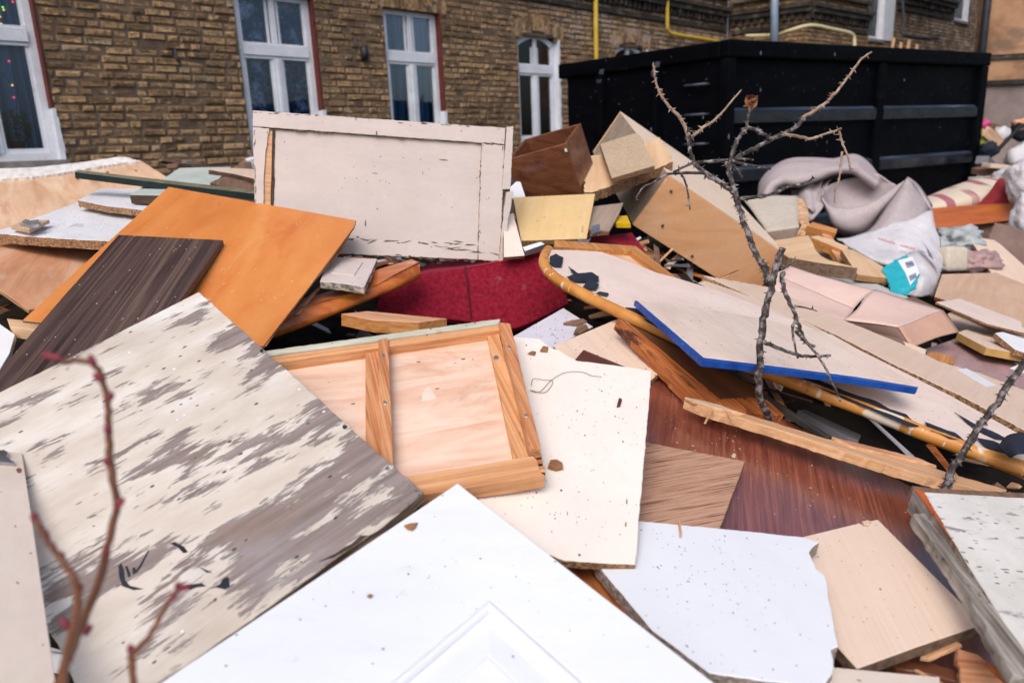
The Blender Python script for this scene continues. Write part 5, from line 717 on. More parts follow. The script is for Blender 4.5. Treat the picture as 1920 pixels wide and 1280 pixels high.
strip('C19','torn_lining',[[(1790,772),(1830,795),(1870,812),(1890,822),(1868,822),(1838,808),(1812,790)]],'lining',.005,rb)
strip('C19','paint_scrape',[[(1118,549),(1124,546),(1141,549),(1138,556),(1125,553)]],'dark_metal',.003,rb,.001)
bm=bmesh.new(); loft_bm(bm,lift([[(1872,838,1.62),(1888,818,1.66),(1915,812,1.68),(1945,818,1.68)],[(1880,846,1.60),(1895,832,1.60),(1918,830,1.60),(1945,838,1.6)],[(1896,858,1.58),(1908,852,1.56),(1925,852,1.56),(1945,862,1.56)]]),4,4,.002)
q=link('torn_lining',mesh_of(bm,'torn_lining'),['lining'],rb); q.matrix_world=I4
# chipped paint and open joints on the standing wardrobe door
rd=ROOT['C1']; r=random.Random(9); bm=bmesh.new()
for (x0,y0,x1,y1,n,w_,l_,z_) in ((516,243,900,266,26,1.6,7,.0135),(903,272,898,455,20,1.6,5,.0138),(530,441,896,459,34,2.2,9,.0142),(640,476,938,491,30,2.4,7,.0142),(476,210,948,241,22,1.5,6,.0146),(476,240,481,440,16,1.4,6,.0148),(945,274,939,488,24,1.7,6,.0146),(905,268,946,272,7,.9,9,.0148),(820,462,936,478,12,1.2,13,.0148)):
    for k in range(n):
        t=r.random()**.9; x=x0+(x1-x0)*t+r.gauss(0,1.2); y=y0+(y1-y0)*t+r.gauss(0,1.6); a_=math.atan2(y1-y0,x1-x0)+r.gauss(0,.15); l=l_*r.uniform(.3,1.3); ww=w_*r.uniform(.3,1)
        pl=[(x+math.cos(a_)*u_*l-math.sin(a_)*v_*ww,y+math.sin(a_)*u_*l+math.cos(a_)*v_*ww) for u_,v_ in ((-1,0),(-.3,-.8),(.4,-.5),(1,.1),(.3,.7),(-.5,.6))]
        slab_bm(bm,[local('C1',px,py,z_)[:2] for px,py in pl],.0006,z_+.0004,0,k)
link('paint_chips',mesh_of(bm,'paint_chips'),['chipped_dark'],rd)
# foreground panelled door (lying on the pile, reaching back under the viewer)
MW=frameM(BD['C15'][5]); dp=[Vector(p) for p in DOOR_PTS]
O=dp[0]; a=(dp[1]-O).normalized(); b=(dp[2]-O).normalized()
door=empty('panelled_door',MW@Matrix.Translation((O.x,O.y,0))); tag(door,BD['C15'][2],'door')
Md=Matrix(((a.x,b.x,0,0),(a.y,b.y,0,0),(0,0,1,0),(0,0,0,1)))   # x down the left edge, y down the right edge
ab=a.dot(b); m0=dp[3]-O
det=a.x*b.y-a.y*b.x; mx_=(m0.x*b.y-m0.y*b.x)/det; my_=(a.x*m0.y-a.y*m0.x)/det
WX,WY=.78,1.62
rects=[(0,0),(.0009,-.0012)]
ins=[(0.0,0.0),(.0012,-.0014),(.0026,-.0001),(.005,.0026),(.009,.0037),(.013,.0026),(.0155,-.0006),(.0165,-.0042),(.021,-.0048),(.030,-.0042),(.046,-.0020),(.060,-.0006),(.0612,-.0020),(.0625,.0002),(.066,.0006)]
bm=bmesh.new()
def ringv(x0,y0,x1,y1,z): return [bm.verts.new(Md@Vector((x,y,z))) for x,y in ((x0,y0),(x1,y0),(x1,y1),(x0,y1))]
outer=ringv(.0012,.0012,WX-.0012,WY-.0012,0); low=ringv(0,0,WX,WY,-.0012); bot=ringv(0,0,WX,WY,-.038)
x1,y1=WX-mx_,.62
prev=None; rings=[ringv(mx_+i_,my_+i_,x1-i_,y1-i_,z_) for i_,z_ in ins]
def q4(r1,r2):
    for k in range(4): bm.faces.new((r1[k],r1[(k+1)%4],r2[(k+1)%4],r2[k]))
q4(low,outer); q4(bot,low); q4(outer,rings[0])
for r1,r2 in zip(rings,rings[1:]): q4(r1,r2)
bm.faces.new(rings[-1]); bm.faces.new(bot[::-1]); bmesh.ops.recalc_face_normals(bm,faces=bm.faces)
link('slab',mesh_of(bm,'slab'),['white_door'],door)
# ------------------------------------------------------------------ boxes
def open_box(name,key,label,cat,mats,t,open_face,depth=1.0):
    """hollow box from its near corner O and edges a (down), b (along), c (back)"""
    O,a,b,c=[Vector(k) for k in BOXES[key]]; c=c*depth
    o=empty(name,Matrix.Translation(O)); tag(o,label,cat)
    A,B,C=a.length,b.length,c.length; ua,ub,uc=a/A,b/B,c/C
    Mx=Matrix(((ub.x,uc.x,ua.x,0),(ub.y,uc.y,ua.y,0),(ub.z,uc.z,ua.z,0),(0,0,0,1)))   # x=b, y=c, z=a(down)
    W={'front':((0,0,0),(B,t,A)),'back':((0,C-t,0),(B,C,A)),'end':((0,t,0),(t,C-t,A)),'far_end':((B-t,t,0),(B,C-t,A)),'top':((t,t,0),(B-t,C-t,t)),'bottom':((t,t,A-t),(B-t,C-t,A))}
    for k,(lo,hi) in W.items():
        if k==open_face: continue
        bm=bmesh.new(); box_bm(bm,lo,hi); bmesh.ops.recalc_face_normals(bm,faces=bm.faces); bmesh.ops.bevel(bm,geom=bm.edges[:],offset=.0015,segments=1,affect='EDGES'); bm.transform(Mx)
        me=mesh_of(bm,k); 
        if me.polygons and Mx.determinant()<0: me.flip_normals()
        link(k+'_panel',me,[mats.get(k,mats['*'])],o)
    return o,Mx,(A,B,C)
o,Mx,dim=open_box('beech_cabinet','beech','tipped orange beech cabinet with pale side, left of the thorny branch','cabinet',{'*':'beech_face','top':'beech_top','end':'beech_end'},.018,None,1.0)
# flush pale top laid over the front edge
bm=bmesh.new(); box_bm(bm,(0,.0005,-.004),(dim[1],dim[2],-.0003)); bm.transform(Mx); link('pale_side',mesh_of(bm,'pale_side'),['beech_top'],o)
for (fx,fz) in ((.12,.20),(.34,.245),(.05,.05),(.62,.24)):
    bm=bmesh.new(); bmesh.ops.create_uvsphere(bm,u_segments=8,v_segments=6,radius=.007); bmesh.ops.translate(bm,verts=bm.verts,vec=(fx,-.004,fz)); bm.transform(Mx); link('knob_hole',mesh_of(bm,'knob_hole',True),['dark_metal'],o)
o,Mx,dim=open_box('mahogany_drawer','mahogany','open mahogany drawer tilted beside the framed cream door','drawer',{'*':'mahogany_box'},.016,'top')
bm=bmesh.new(); box_bm(bm,(.006,-.001,.02),(.016,.0,.034)); bm.transform(Mx); link('paper_scrap',mesh_of(bm,'paper_scrap'),['white_clean'],o)
# flattened cardboard box
O,a,b,c=[Vector(k) for k in BOXES['pink']]; cb=empty('cardboard_box',Matrix.Translation(O)); tag(cb,BD['R1'][2],'cardboard box')
def quadslab(name,P4,m,parent,t=.004,sub=8,warp=.009):
    bm=bmesh.new(); P4=[Vector(p) for p in P4]
    rows=[[P4[0].lerp(P4[1],i/3),P4[3].lerp(P4[2],i/3)] for i in range(4)]
    loft_bm(bm,rows,sub,4,t,0,warp); me=mesh_of(bm,name); o=link(name,me,[m],parent); o.matrix_world=I4; return o
quadslab('long_side',[at(1441,548,3.0),at(1585,602,2.82),at(1600,580,2.95),at(1452,514,3.15)],'pink_card',cb)
quadslab('long_side',[at(1585,602,2.82),at(1681,614,2.75),at(1768,582,2.95),at(1640,545,3.05)],'pink_card',cb)
quadslab('long_side',[at(1452,514,3.15),at(1600,580,2.95),at(1640,546,3.05),at(1480,499,3.22)],'pink_card',cb)
quadslab('end_flap',[at(1681,614,2.75),at(1705,652,2.73),at(1798,622,2.90),at(1768,582,2.95)],'carton_end',cb)
quadslab('under_side',[at(1585,603,2.83),at(1690,650,2.78),at(1705,652,2.73),at(1681,615,2.755)],'cardboard',cb)
# upholstered block with torn end
O,a,b,c=[Vector(k) for k in BOXES['foam']]
fb=empty('foam_block',Matrix.Translation(O)); tag(fb,BD['R6'][2],'foam block')
def L2(P,Q): return P
top=[(1391,371,4.75),(1496,370,4.75),(1509,393,4.55),(1505,429,4.3),(1438,437,4.3),(1408,402,4.5)]
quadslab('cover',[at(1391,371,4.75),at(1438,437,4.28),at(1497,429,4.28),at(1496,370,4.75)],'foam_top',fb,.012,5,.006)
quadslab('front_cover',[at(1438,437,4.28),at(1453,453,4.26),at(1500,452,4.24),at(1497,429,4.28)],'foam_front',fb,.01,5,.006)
bm=bmesh.new(); loft_bm(bm,lift([[(1494,371,4.74),(1504,374,4.70),(1513,388,4.6),(1515,405,4.45)],[(1496,400,4.5),(1508,404,4.42),(1514,414,4.36),(1515,420,4.32)],[(1496,430,4.27),(1503,434,4.24),(1509,440,4.22),(1506,448,4.22)],[(1499,452,4.24),(1503,454,4.23),(1505,455,4.22),(1504,455,4.22)]]),4,5,.01,0,.03); q=link('torn_end',mesh_of(bm,'torn_end'),['foam_torn'],fb); q.matrix_world=I4
# ------------------------------------------------------------------ orange varnished curved rail
bm=bmesh.new()
def zr(x): return float(np.interp(x,[515,600,690,745,790],[2.16,2.24,2.32,2.38,2.46]))
tb=[(560,560),(620,545),(690,512),(735,497),(772,486)]; tf=[(535,588),(602,566),(690,540),(745,512),(786,492)]; bo=[(510,632),(590,603),(690,562),(750,537),(789,517)]
rows=[[at(x,y,zr(x)+.10) for x,y in tb],[at(x,y,zr(x)) for x,y in tf],[at(x,y,zr(x)-.002) for x,y in tf],[at(x,y,zr(x)-.02) for x,y in bo],[at(x,y+2,zr(x)+.06) for x,y in bo]]
loft_bm(bm,rows,6,3,0); tag(link('curved_rail',mesh_of(bm,'curved_rail'),['orange_varnish']),BD['C3'][2],'wooden rail')
# ------------------------------------------------------------------ red velvet cushion
cu0=empty('sofa_cushion',Matrix.Translation(at(900,560,2.5))); tag(cu0,BD['C5'][2],'cushion')
bm=bmesh.new()
R0=[(704,556,2.95),(800,496,3.0),(875,485,3.05),(950,474,3.1),(1032,456,3.15)]
R1=[(712,546,2.58),(788,513,2.64),(872,500,2.705),(948,486,2.74),(1022,470,2.80)]
R2=[(710,551,2.545),(788,518,2.605),(873,505,2.675),(949,491,2.71),(1028,475,2.775)]
R3=[(709,556,2.535),(788,523,2.595),(874,511,2.665),(951,497,2.70),(1032,480,2.765)]
R4=[(706,590,2.50),(790,588,2.53),(883,595,2.60),(961,607,2.62),(1064,560,2.73)]
R5=[(707,597,2.50),(791,596,2.535),(884,602,2.605),(962,615,2.625),(1066,566,2.735)]
R6=[(716,604,2.55),(800,603,2.57),(890,610,2.63),(966,622,2.66),(1064,574,2.77)]
loft_bm(bm,lift([R0,R1,R2,R3,R4,R5,R6]),7,5,0,0,.005)
q=link('cover',mesh_of(bm,'cover'),['velvet'],cu0); q.matrix_world=I4
bm=bmesh.new(); tube_bm(bm,crom([at(872,500,2.698),at(873,506,2.668),at(878,548,2.632),at(884,600,2.60)],5),.004,6); q=link('seam',mesh_of(bm,'seam'),['velvet_dark'],cu0); q.matrix_world=I4
# ------------------------------------------------------------------ carpet, plastic, cushion
bm=bmesh.new()
loft_bm(bm,lift([[(1422,374,5.5),(1426,345,5.7),(1446,318,5.8),(1475,302,5.85),(1520,297,5.9),(1560,300,5.9),(1600,292,5.9),(1625,306,5.9),(1650,336,5.8)],
 [(1428,366,5.35),(1436,345,5.4),(1456,324,5.45),(1485,312,5.45),(1525,308,5.45),(1563,312,5.45),(1600,304,5.45),(1622,318,5.45),(1648,342,5.4)],
 [(1440,372,5.25),(1450,350,5.25),(1470,342,5.25),(1495,344,5.2),(1530,332,5.2),(1565,320,5.25),(1598,318,5.3),(1618,330,5.3),(1644,350,5.3)],
 [(1452,376,5.5),(1462,358,5.6),(1478,352,5.6),(1500,352,5.6),(1532,340,5.6),(1566,330,5.6),(1598,326,5.6),(1616,338,5.6),(1640,358,5.6)]]),4,4,.013,0,.012)
loft_bm(bm,lift([[(1480,352,5.6),(1500,350,5.5),(1530,344,5.5),(1560,336,5.5)],[(1490,380,5.3),(1510,384,5.2),(1532,374,5.2),(1552,350,5.3)],[(1498,410,5.2),(1520,415,5.1),(1535,400,5.1),(1548,375,5.2)]]),4,4,.011,0,.012)
# scoop
loft_bm(bm,lift([[(1539,366,5.10),(1552,350,5.30),(1580,338,5.42),(1615,331,5.46),(1644,326,5.46),(1656,332,5.42)],
 [(1541,372,5.12),(1556,370,5.32),(1585,366,5.42),(1618,362,5.46),(1648,354,5.46),(1676,344,5.38)],
 [(1545,384,5.12),(1562,404,5.25),(1592,408,5.3),(1625,402,5.32),(1652,382,5.3),(1686,352,5.22)],
 [(1552,404,5.06),(1570,434,5.03),(1596,445,4.98),(1626,438,4.97),(1652,408,4.98),(1690,362,5.0)],
 [(1546,392,5.0),(1562,422,4.90),(1592,434,4.84),(1624,426,4.82),(1656,394,4.84),(1695,352,4.92)],
 [(1542,378,4.98),(1557,402,4.87),(1588,411,4.81),(1625,403,4.79),(1662,377,4.81),(1699,342,4.9)],
 [(1540,369,5.02),(1557,387,4.90),(1590,392,4.84),(1626,385,4.82),(1662,362,4.84),(1700,334,4.93)]]),4,4,.010,0,.010)
# right fold
loft_bm(bm,lift([[(1700,333,4.95),(1682,358,4.85),(1660,388,4.78),(1636,424,4.72),(1604,448,4.7)],[(1706,338,4.86),(1699,362,4.74),(1688,390,4.66),(1670,416,4.60),(1644,440,4.56)],[(1746,386,4.92),(1743,398,4.80),(1737,410,4.70),(1722,424,4.62),(1700,440,4.56)]]),3,3,.016,0,.003)
loft_bm(bm,lift([[(1700,333,4.95),(1722,350,5.0),(1746,386,4.94)],[(1706,338,4.86),(1724,362,4.9),(1744,396,4.80)]]),3,2,.01,0,.002)
loft_bm(bm,lift([[(1500,352,5.5),(1512,340,5.45),(1528,346,5.4),(1546,330,5.5)],[(1496,372,5.3),(1512,362,5.22),(1524,370,5.2),(1540,352,5.3)],[(1502,398,5.2),(1516,392,5.1),(1526,400,5.1),(1536,372,5.2)]]),3,3,.01,0,.008)
tag(link('carpet',mesh_of(bm,'carpet'),['carpet']),'crumpled grey mauve carpet rolled up before the black skip','carpet')
pb=empty('plastic_bag',Matrix.Translation(at(1680,470,4.3))); tag(pb,'white plastic bag with red print lying under the crumpled carpet','plastic bag')
bm=bmesh.new()
loft_bm(bm,lift([[(1574,446,4.62),(1600,444,4.60),(1640,430,4.60),(1690,414,4.62),(1742,398,4.7),(1750,402,4.72)],
 [(1580,454,4.5),(1610,462,4.42),(1650,462,4.4),(1695,450,4.42),(1740,440,4.5),(1760,440,4.6)],
 [(1590,462,4.46),(1625,478,4.3),(1660,486,4.24),(1700,478,4.28),(1742,470,4.4),(1764,462,4.55)],
 [(1610,474,4.46),(1640,492,4.28),(1672,498,4.2),(1712,494,4.2),(1748,496,4.3),(1764,500,4.45)]]),5,5,.004,0,.03)
loft_bm(bm,lift([[(1692,478,4.3),(1720,470,4.3),(1745,470,4.4),(1763,478,4.5)],[(1712,506,4.1),(1730,508,4.05),(1750,505,4.15),(1766,502,4.4)],[(1715,535,4.0),(1735,530,3.95),(1750,530,4.05),(1762,520,4.3)],[(1690,552,4.0),(1715,558,3.95),(1740,556,4.0),(1752,542,4.2)]]),5,5,.004,0,.03)
loft_bm(bm,lift([[(1728,452,4.3),(1735,462,4.3),(1742,480,4.28)],[(1742,470,4.15),(1752,482,4.15),(1762,496,4.15)],[(1752,490,4.1),(1765,500,4.1),(1772,505,4.1)]]),4,4,.003)
q=link('sheet',mesh_of(bm,'sheet'),['plastic_white'],pb); q.matrix_world=I4
def stroke(name,pts,r,m,parent):
    bm=bmesh.new(); tube_bm(bm,[at(*p) for p in pts],r,6); q=link(name,mesh_of(bm,name),[m],parent); q.matrix_world=I4
for k in range(15):
    if k in (7,8): continue
    x=1648+k*4.6; y=448+k*1.35; zz=4.325-k*.006
    stroke('red_print',[(x,y-2.2,zz+.004),(x+1,y+1.8,zz)],.0042,'red_print',pb)
    if k%3: stroke('red_print',[(x,y-2,zz+.004),(x+3,y-1,zz+.002)],.003,'red_print',pb)
cu_=empty('rolled_mattress',Matrix.Translation(at(1800,365,6.0))); tag(cu_,'rolled cushion with cream and dark red stripes behind the orange rail','cushion')
bm=bmesh.new(); loft_bm(bm,lift([[(1734,378,6.1),(1770,362,6.2),(1815,345,6.3),(1860,338,6.4),(1884,342,6.4)],[(1733,388,5.9),(1770,374,5.95),(1818,358,6.0),(1862,350,6.1),(1888,352,6.2)],[(1738,396,5.85),(1775,388,5.85),(1822,376,5.85),(1866,366,5.95),(1890,364,6.1)],[(1744,402,5.95),(1780,398,5.95),(1828,388,5.95),(1870,378,6.0),(1890,374,6.1)]]),4,4,.03,0,.01); q=link('cover',mesh_of(bm,'cover'),['striped_cloth'],cu_); q.matrix_world=I4
bm=bmesh.new(); loft_bm(bm,lift([[(1830,384,5.86),(1850,366,5.85),(1872,338,5.85),(1880,336,5.86)],[(1850,386,5.80),(1866,374,5.78),(1884,352,5.78),(1896,346,5.8)],[(1890,384,5.8),(1896,380,5.78),(1902,374,5.78),(1908,380,5.8)]]),4,4,.006,0,.01); tag(link('red_cloth',mesh_of(bm,'red_cloth'),['red_cloth']),'dark red cloth draped over the end of the striped cushion','cloth')
def blob(name,px,py,Z,rx,ry,rz,m,label,cat,seed=0,amp=.35,flat=None,group=None,sub=4):
    bm=bmesh.new(); bmesh.ops.create_icosphere(bm,subdivisions=sub,radius=1)
    for v in bm.verts:
        p=v.co.copy(); n1=mnoise.noise(p*1.3+Vector((seed,0,0))); n2=mnoise.noise(p*3.1+Vector((0,seed,0))); n3=abs(mnoise.noise(p*5.5+Vector((0,0,seed))))
        v.co=p*(1+amp*n1+amp*.45*n2-amp*.9*n3); v.co.x*=rx; v.co.y*=ry; v.co.z*=rz
    o=link(name,mesh_of(bm,name,True),[m]); o.location=at(px,py,Z); tag(o,label,cat,group); return o
blob('plastic_bag',1914,340,5.6,.10,.12,.17,'plastic_white','white plastic bag hanging over the end of the orange rail','plastic bag',3,.28)
blob('plastic_bag',1918,402,5.4,.07,.1,.15,'plastic_white','smaller white plastic bag just right of the orange rail end','plastic bag',8,.28)
blob('plastic_sheeting',1793,450,5.0,.18,.14,.09,'plastic_clear','crumpled clear plastic sheeting below the orange rail','plastic sheeting',5,.5)
# soft foam block
def soft_block(name,px,py,Z,dims,rot,m,label,cat,group=None,bev=.02,jit=.004,seed=1):
    bm=bmesh.new(); box_bm(bm,[-d_/2 for d_ in dims],[d_/2 for d_ in dims]); bmesh.ops.recalc_face_normals(bm,faces=bm.faces); bmesh.ops.bevel(bm,geom=bm.edges[:],offset=bev,segments=3,affect='EDGES',profile=.5)
    for v in bm.verts: v.co+=mnoise.noise_vector(v.co*9+Vector((seed,0,0)))*jit
    o=link(name,mesh_of(bm,name,bev>.01),[m]); o.location=at(px,py,Z); o.rotation_euler=[R(a) for a in rot]; tag(o,label,cat,group); return o
soft_block('foam_block',1779,487,4.5,(.15,.16,.15),(-12,4,8),'foam_beige','pale beige foam block between the white bag and the purple heap','foam block',bev=.025)
blob('dark_cloth',1825,492,4.6,.17,.12,.08,'purple_lam','dusty purple cloth heap right of the beige foam block','cloth',12,.5)
# ------------------------------------------------------------------ rubbish beyond, right of the skip
FT='rubbish heaped right of the skip'
spec=[('b',1841,236,9.9,.10,.1,.09,'pink_plastic','scrap of pink plastic on top of the far rubbish heap','plastic scrap'),
('b',1837,262,9.8,.09,.1,.14,'lime_plastic','lime green plastic scrap at the left of the far rubbish heap','plastic scrap'),
('b',1835,292,9.7,.12,.1,.14,'blue_plastic','blue plastic bag low in the far rubbish heap by the skip','plastic bag'),
('b',1914,300,9.0,.20,.2,.22,'plastic_white','big white rubbish bag on the far heap beyond the red cloth','rubbish bag'),
('b',1879,252,9.8,.12,.1,.10,'plastic_white','small white rubbish bag near the top of the far heap','rubbish bag'),
('b',1917,248,9.9,.18,.15,.12,'black_plastic','black rubbish bag at the right edge on the far heap','rubbish bag'),
('b',1924,285,9.2,.10,.1,.12,'pipe_blue','blue grey cloth at the right edge on the far heap','cloth'),
('k',1861,258,9.7,(.34,.05,.13),(10,30,20),'ply_pale','pale flat board leaning on the far rubbish heap','board'),
('k',1865,243,9.9,(.22,.12,.12),(5,12,30),'woodbrown','brown box near the top of the far rubbish heap','box'),
('k',1859,318,9.0,(.40,.2,.07),(8,-6,15),'woodbrown','dark brown plank below the far rubbish heap','plank'),
('k',1871,312,8.8,(.30,.16,.05),(4,8,5),'beige_lam','tan board end lying on the dark brown plank','board'),
('k',1847,306,9.3,(.26,.14,.10),(0,20,40),'bluegrey','blue grey box beside the skip in the far heap','box'),
('k',1889,262,9.5,(.5,.04,.04),(0,-48,0),'black_plastic','black pole leaning across the far rubbish heap','pole'),
('k',1844,336,8.6,(.30,.15,.05),(0,2,20),'white_grey','white grey slab on the ground right of the skip','slab'),
('b',1894,330,8.2,.16,.15,.10,'plastic_white','low white rubbish bag in front of the far heap','rubbish bag'),
('b',1854,280,9.5,.11,.1,.10,'lining','dark navy cloth in the middle of the far heap','cloth'),
('b',1914,232,10.2,.12,.1,.08,'ply_red','orange brown cloth on top of the far heap','cloth')]
for k,q in enumerate(spec):
    if q[0]=='b': blob(q[9].replace(' ','_'),q[1],q[2],q[3],q[4],q[5],q[6],q[7],q[8],q[9],k*3+20,.36,sub=3)
    else: soft_block(q[8].replace(' ','_'),q[1],q[2],q[3],q[4],q[5],q[6],q[7],q[8],bev=.006,seed=k)
bm=bmesh.new(); bmesh.ops.create_grid(bm,x_segments=24,y_segments=24,size=1)
for v in bm.verts:
    x,y=v.co.x,v.co.y; rr=math.hypot(x,y); v.co=Vector((7.6+x*1.5,9.6+y*1.2,max(-.05,.82*(1-rr*rr*.9)+.12*mnoise.noise(Vector((x*3,y*3,1))))))
r=random.Random(77); bm.verts.ensure_lookup_table(); base=[v.co.copy() for v in bm.verts if v.co.z>.1]
MM=['cardboard','white_clean','pink_plastic','lime_plastic','blue_plastic','black_plastic','beige_lam','woodbrown','plastic_white','teal','red_cloth','lining','yellow_plastic']
wt=[5,5,.6,.8,1.2,4,3,4,4,.8,1,3,.5]
for k in range(420):
    p=r.choice(base)+Vector((r.uniform(-.1,.1),r.uniform(-.1,.1),r.uniform(-.03,.09))); e=Matrix.Translation(p)@Matrix.Rotation(r.uniform(0,6.3),4,Vector((r.gauss(0,1),r.gauss(0,1),r.gauss(0,1))).normalized()); s=r.uniform(.02,.075)
    vs=box_bm(bm,(-s*r.uniform(.4,1.6),-s,-s*r.uniform(.06,.5)),(s*r.uniform(.4,1.6),s,s*.1),r.choices(range(13),wt)[0],e)
    for v in vs: v.co+=Vector((r.uniform(-1,1),r.uniform(-1,1),r.uniform(-1,1)))*s*.35
tag(link('rubbish_mound',mesh_of(bm,'rubbish_mound'),MM),'dark mound of mixed rubbish right of the skip','rubbish',kind='stuff')
# rubble at the foot of the wall
for k,(px,py,Z,dm,m,lb) in enumerate(((335,312,4.4,(.16,.08,.03),'woodbrown','thin grey wooden chip at the foot of the brick wall'),(352,307,4.6,(.05,.05,.04),'plaster_grey','small pale stone at the foot of the brick wall'),(460,312,4.5,(.06,.05,.05),'plaster_orange','orange brick fragment behind the framed cream door'),(472,306,4.6,(.05,.05,.06),'window_white','white plaster fragment behind the framed cream door'),(318,305,4.7,(.14,.05,.02),'woodbrown','wood splinter lying behind the white edged plywood'))):
    soft_block('rubble',px,py,Z,dm,(rng.uniform(-20,20),rng.uniform(-20,20),rng.uniform(0,90)),m,lb,'rubble',bev=.006,jit=.01,seed=k+3)
# ------------------------------------------------------------------ hidden heap under the boards
def heap_h(x,y):
    num=den=0
    for (ux,uy,uz,ox,oy,oz,lo) in HB:
        dx,dy=x-ox,y-oy; d2=dx*dx+dy*dy; zz=oz-(ux*dx+uy*dy)/uz; zz=max(min(zz,oz+.15),oz-.25); w_=1/(d2+.02)**2; num+=w_*zz; den+=w_
    return num/den
HB=[(b[5][2][0],b[5][2][1],b[5][2][2],*b[5][3],0) for b in BOARDS if b[5][2][2]>.75 and b[0] not in ('C27','C28')]
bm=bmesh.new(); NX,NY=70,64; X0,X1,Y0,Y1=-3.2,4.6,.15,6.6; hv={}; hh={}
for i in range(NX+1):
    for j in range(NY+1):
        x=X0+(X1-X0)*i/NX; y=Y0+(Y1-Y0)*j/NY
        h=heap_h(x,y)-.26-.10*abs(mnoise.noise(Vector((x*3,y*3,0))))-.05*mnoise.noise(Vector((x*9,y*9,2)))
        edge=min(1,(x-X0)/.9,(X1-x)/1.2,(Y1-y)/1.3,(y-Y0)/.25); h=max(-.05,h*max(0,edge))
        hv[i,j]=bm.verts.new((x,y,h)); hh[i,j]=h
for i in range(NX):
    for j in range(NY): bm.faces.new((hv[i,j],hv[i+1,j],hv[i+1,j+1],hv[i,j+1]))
tag(link('rubbish_heap',mesh_of(bm,'rubbish_heap',True),['heap']),'unseen filler mound inside the pile, coloured near black as gap shade','rubbish heap',kind='stuff')
r=random.Random(5); bm=bmesh.new()
for k in range(800):
    x=r.uniform(-2.2,2.3); y=r.uniform(.9,4.6); i=int((x-X0)/(X1-X0)*NX); j=int((y-Y0)/(Y1-Y0)*NY); 
    if (i,j) not in hh: continue
    p=Vector((x,y,hh[i,j]+r.uniform(.0,.07))); L=r.uniform(.02,.16); w_=r.uniform(.004,.02); e=Matrix.Translation(p)@Matrix.Rotation(r.uniform(0,6.3),4,'Z')@Matrix.Rotation(r.gauss(0,.35),4,'Y')@Matrix.Rotation(r.gauss(0,.5),4,'X')
    vs=box_bm(bm,(-L,-w_,-w_*r.uniform(.1,.6)),(L*r.uniform(.5,1),w_*r.uniform(.2,1),0),r.choices(range(7),(4,3,3,2,3,2,1))[0],e)
    for v in vs: v.co+=Vector((r.uniform(-1,1),r.uniform(-1,1),r.uniform(-1,1)))*w_*.5
tag(link('splinter_litter',mesh_of(bm,'splinter_litter'),['fresh_wood','woodbrown','ply_red','beige_lam','knotty','white_dirty','bluegrey']),'litter of broken splinters and offcuts in the gaps of the pile','splinters',kind='stuff')
# ------------------------------------------------------------------ branches
def branch(bm,pts,r0_,r1_,thorns=0,seed=0,mi=0,wob=.003,tl=1.0):
    P=[Vector(at(*p)) for p in pts]; P=crom(P,5); r=random.Random(seed); n=len(P)
    P=[p+Vector((r.uniform(-1,1),r.uniform(-1,1),r.uniform(-1,1)))*min(wob,.45*r1_)*(1 if 0<i<n-1 else 0) for i,p in enumerate(P)]
    rad=[(r0_+(r1_-r0_)*i/(n-1))*r.uniform(.88,1.14) for i in range(n)]
    tube_bm(bm,P,rad,8,mi)
    for k in range(thorns):
        i=r.randrange(n-1); p=P[i].lerp(P[i+1],r.random()); t=(P[i+1]-P[i]).normalized(); q=Vector((r.gauss(0,1),r.gauss(0,1),r.gauss(0,1))); q=(q-t*q.dot(t)).normalized()
        rr=rad[i]; L=r.uniform(.004,.0095)*tl; b_=r.uniform(.0012,.0022)*tl; s=t.cross(q)
        base=[bm.verts.new(p+q*rr*.8+t*b_*1.6*math.cos(a_)+s*b_*math.sin(a_)) for a_ in (0,2.1,4.2)]; tip=bm.verts.new(p+q*(rr+L)-t*L*.3)
        for k2 in range(3): f=bm.faces.new((base[k2],base[(k2+1)%3],tip)); f.material_index=mi
Zb=1.62
def z(pts,dz=0,e=0): 
    n=len(pts); return [(x,y,Zb+dz+e*i/(max(1,n-1))) for i,(x,y) in enumerate(pts)]
tb=empty('thorny_branch',Matrix.Translation(at(1440,790,Zb))); tag(tb,'thorny grey branch standing upright in the pile before the skip','branch')
def bpart(name,fn,mats,parent):
    bm=bmesh.new(); fn(bm); q=link(name,mesh_of(bm,name),mats,parent); q.matrix_world=I4; return q
bpart('trunk',lambda bm:(branch(bm,[(1446,806,1.77),(1438,778,1.745),(1424,735,1.70),(1424,690,1.665),(1427,640,1.65),(1434,590,1.64),(1444,545,1.63),(1452,510,1.62),(1467,466,1.61)],.0086,.0076,22,1),
  branch(bm,z([(1441,530),(1432,500),(1410,460),(1394,415),(1383,380),(1372,340),(1363,304)],0,.05),.0070,.0055,130,2)),['bark'],tb)
bpart('limb',lambda bm:(branch(bm,z([(1366,318),(1376,302),(1400,286),(1440,265),(1475,248),(1509,223)],.05,.02),.0056,.0047,26,3),
  branch(bm,z([(1378,362),(1355,345),(1325,328),(1305,308),(1294,280),(1291,240)],.04,.05),.0060,.0040,40,4)),['bark'],tb)
bpart('twig',lambda bm:(branch(bm,z([(1503,222),(1530,206),(1553,188),(1575,165),(1592,142),(1612,115),(1634,98)],.07,.03),.0042,.0024,28,5),),['twig_tan'],tb)
bpart('twig',lambda bm:(branch(bm,z([(1293,258),(1275,222),(1250,195),(1236,172),(1229,150),(1225,118)],.09,.03),.0045,.0022,44,6),branch(bm,z([(1296,258),(1318,240),(1340,225),(1366,197),(1389,170)],.09,.02),.0038,.0020,24,7)),['twig_tan'],tb)
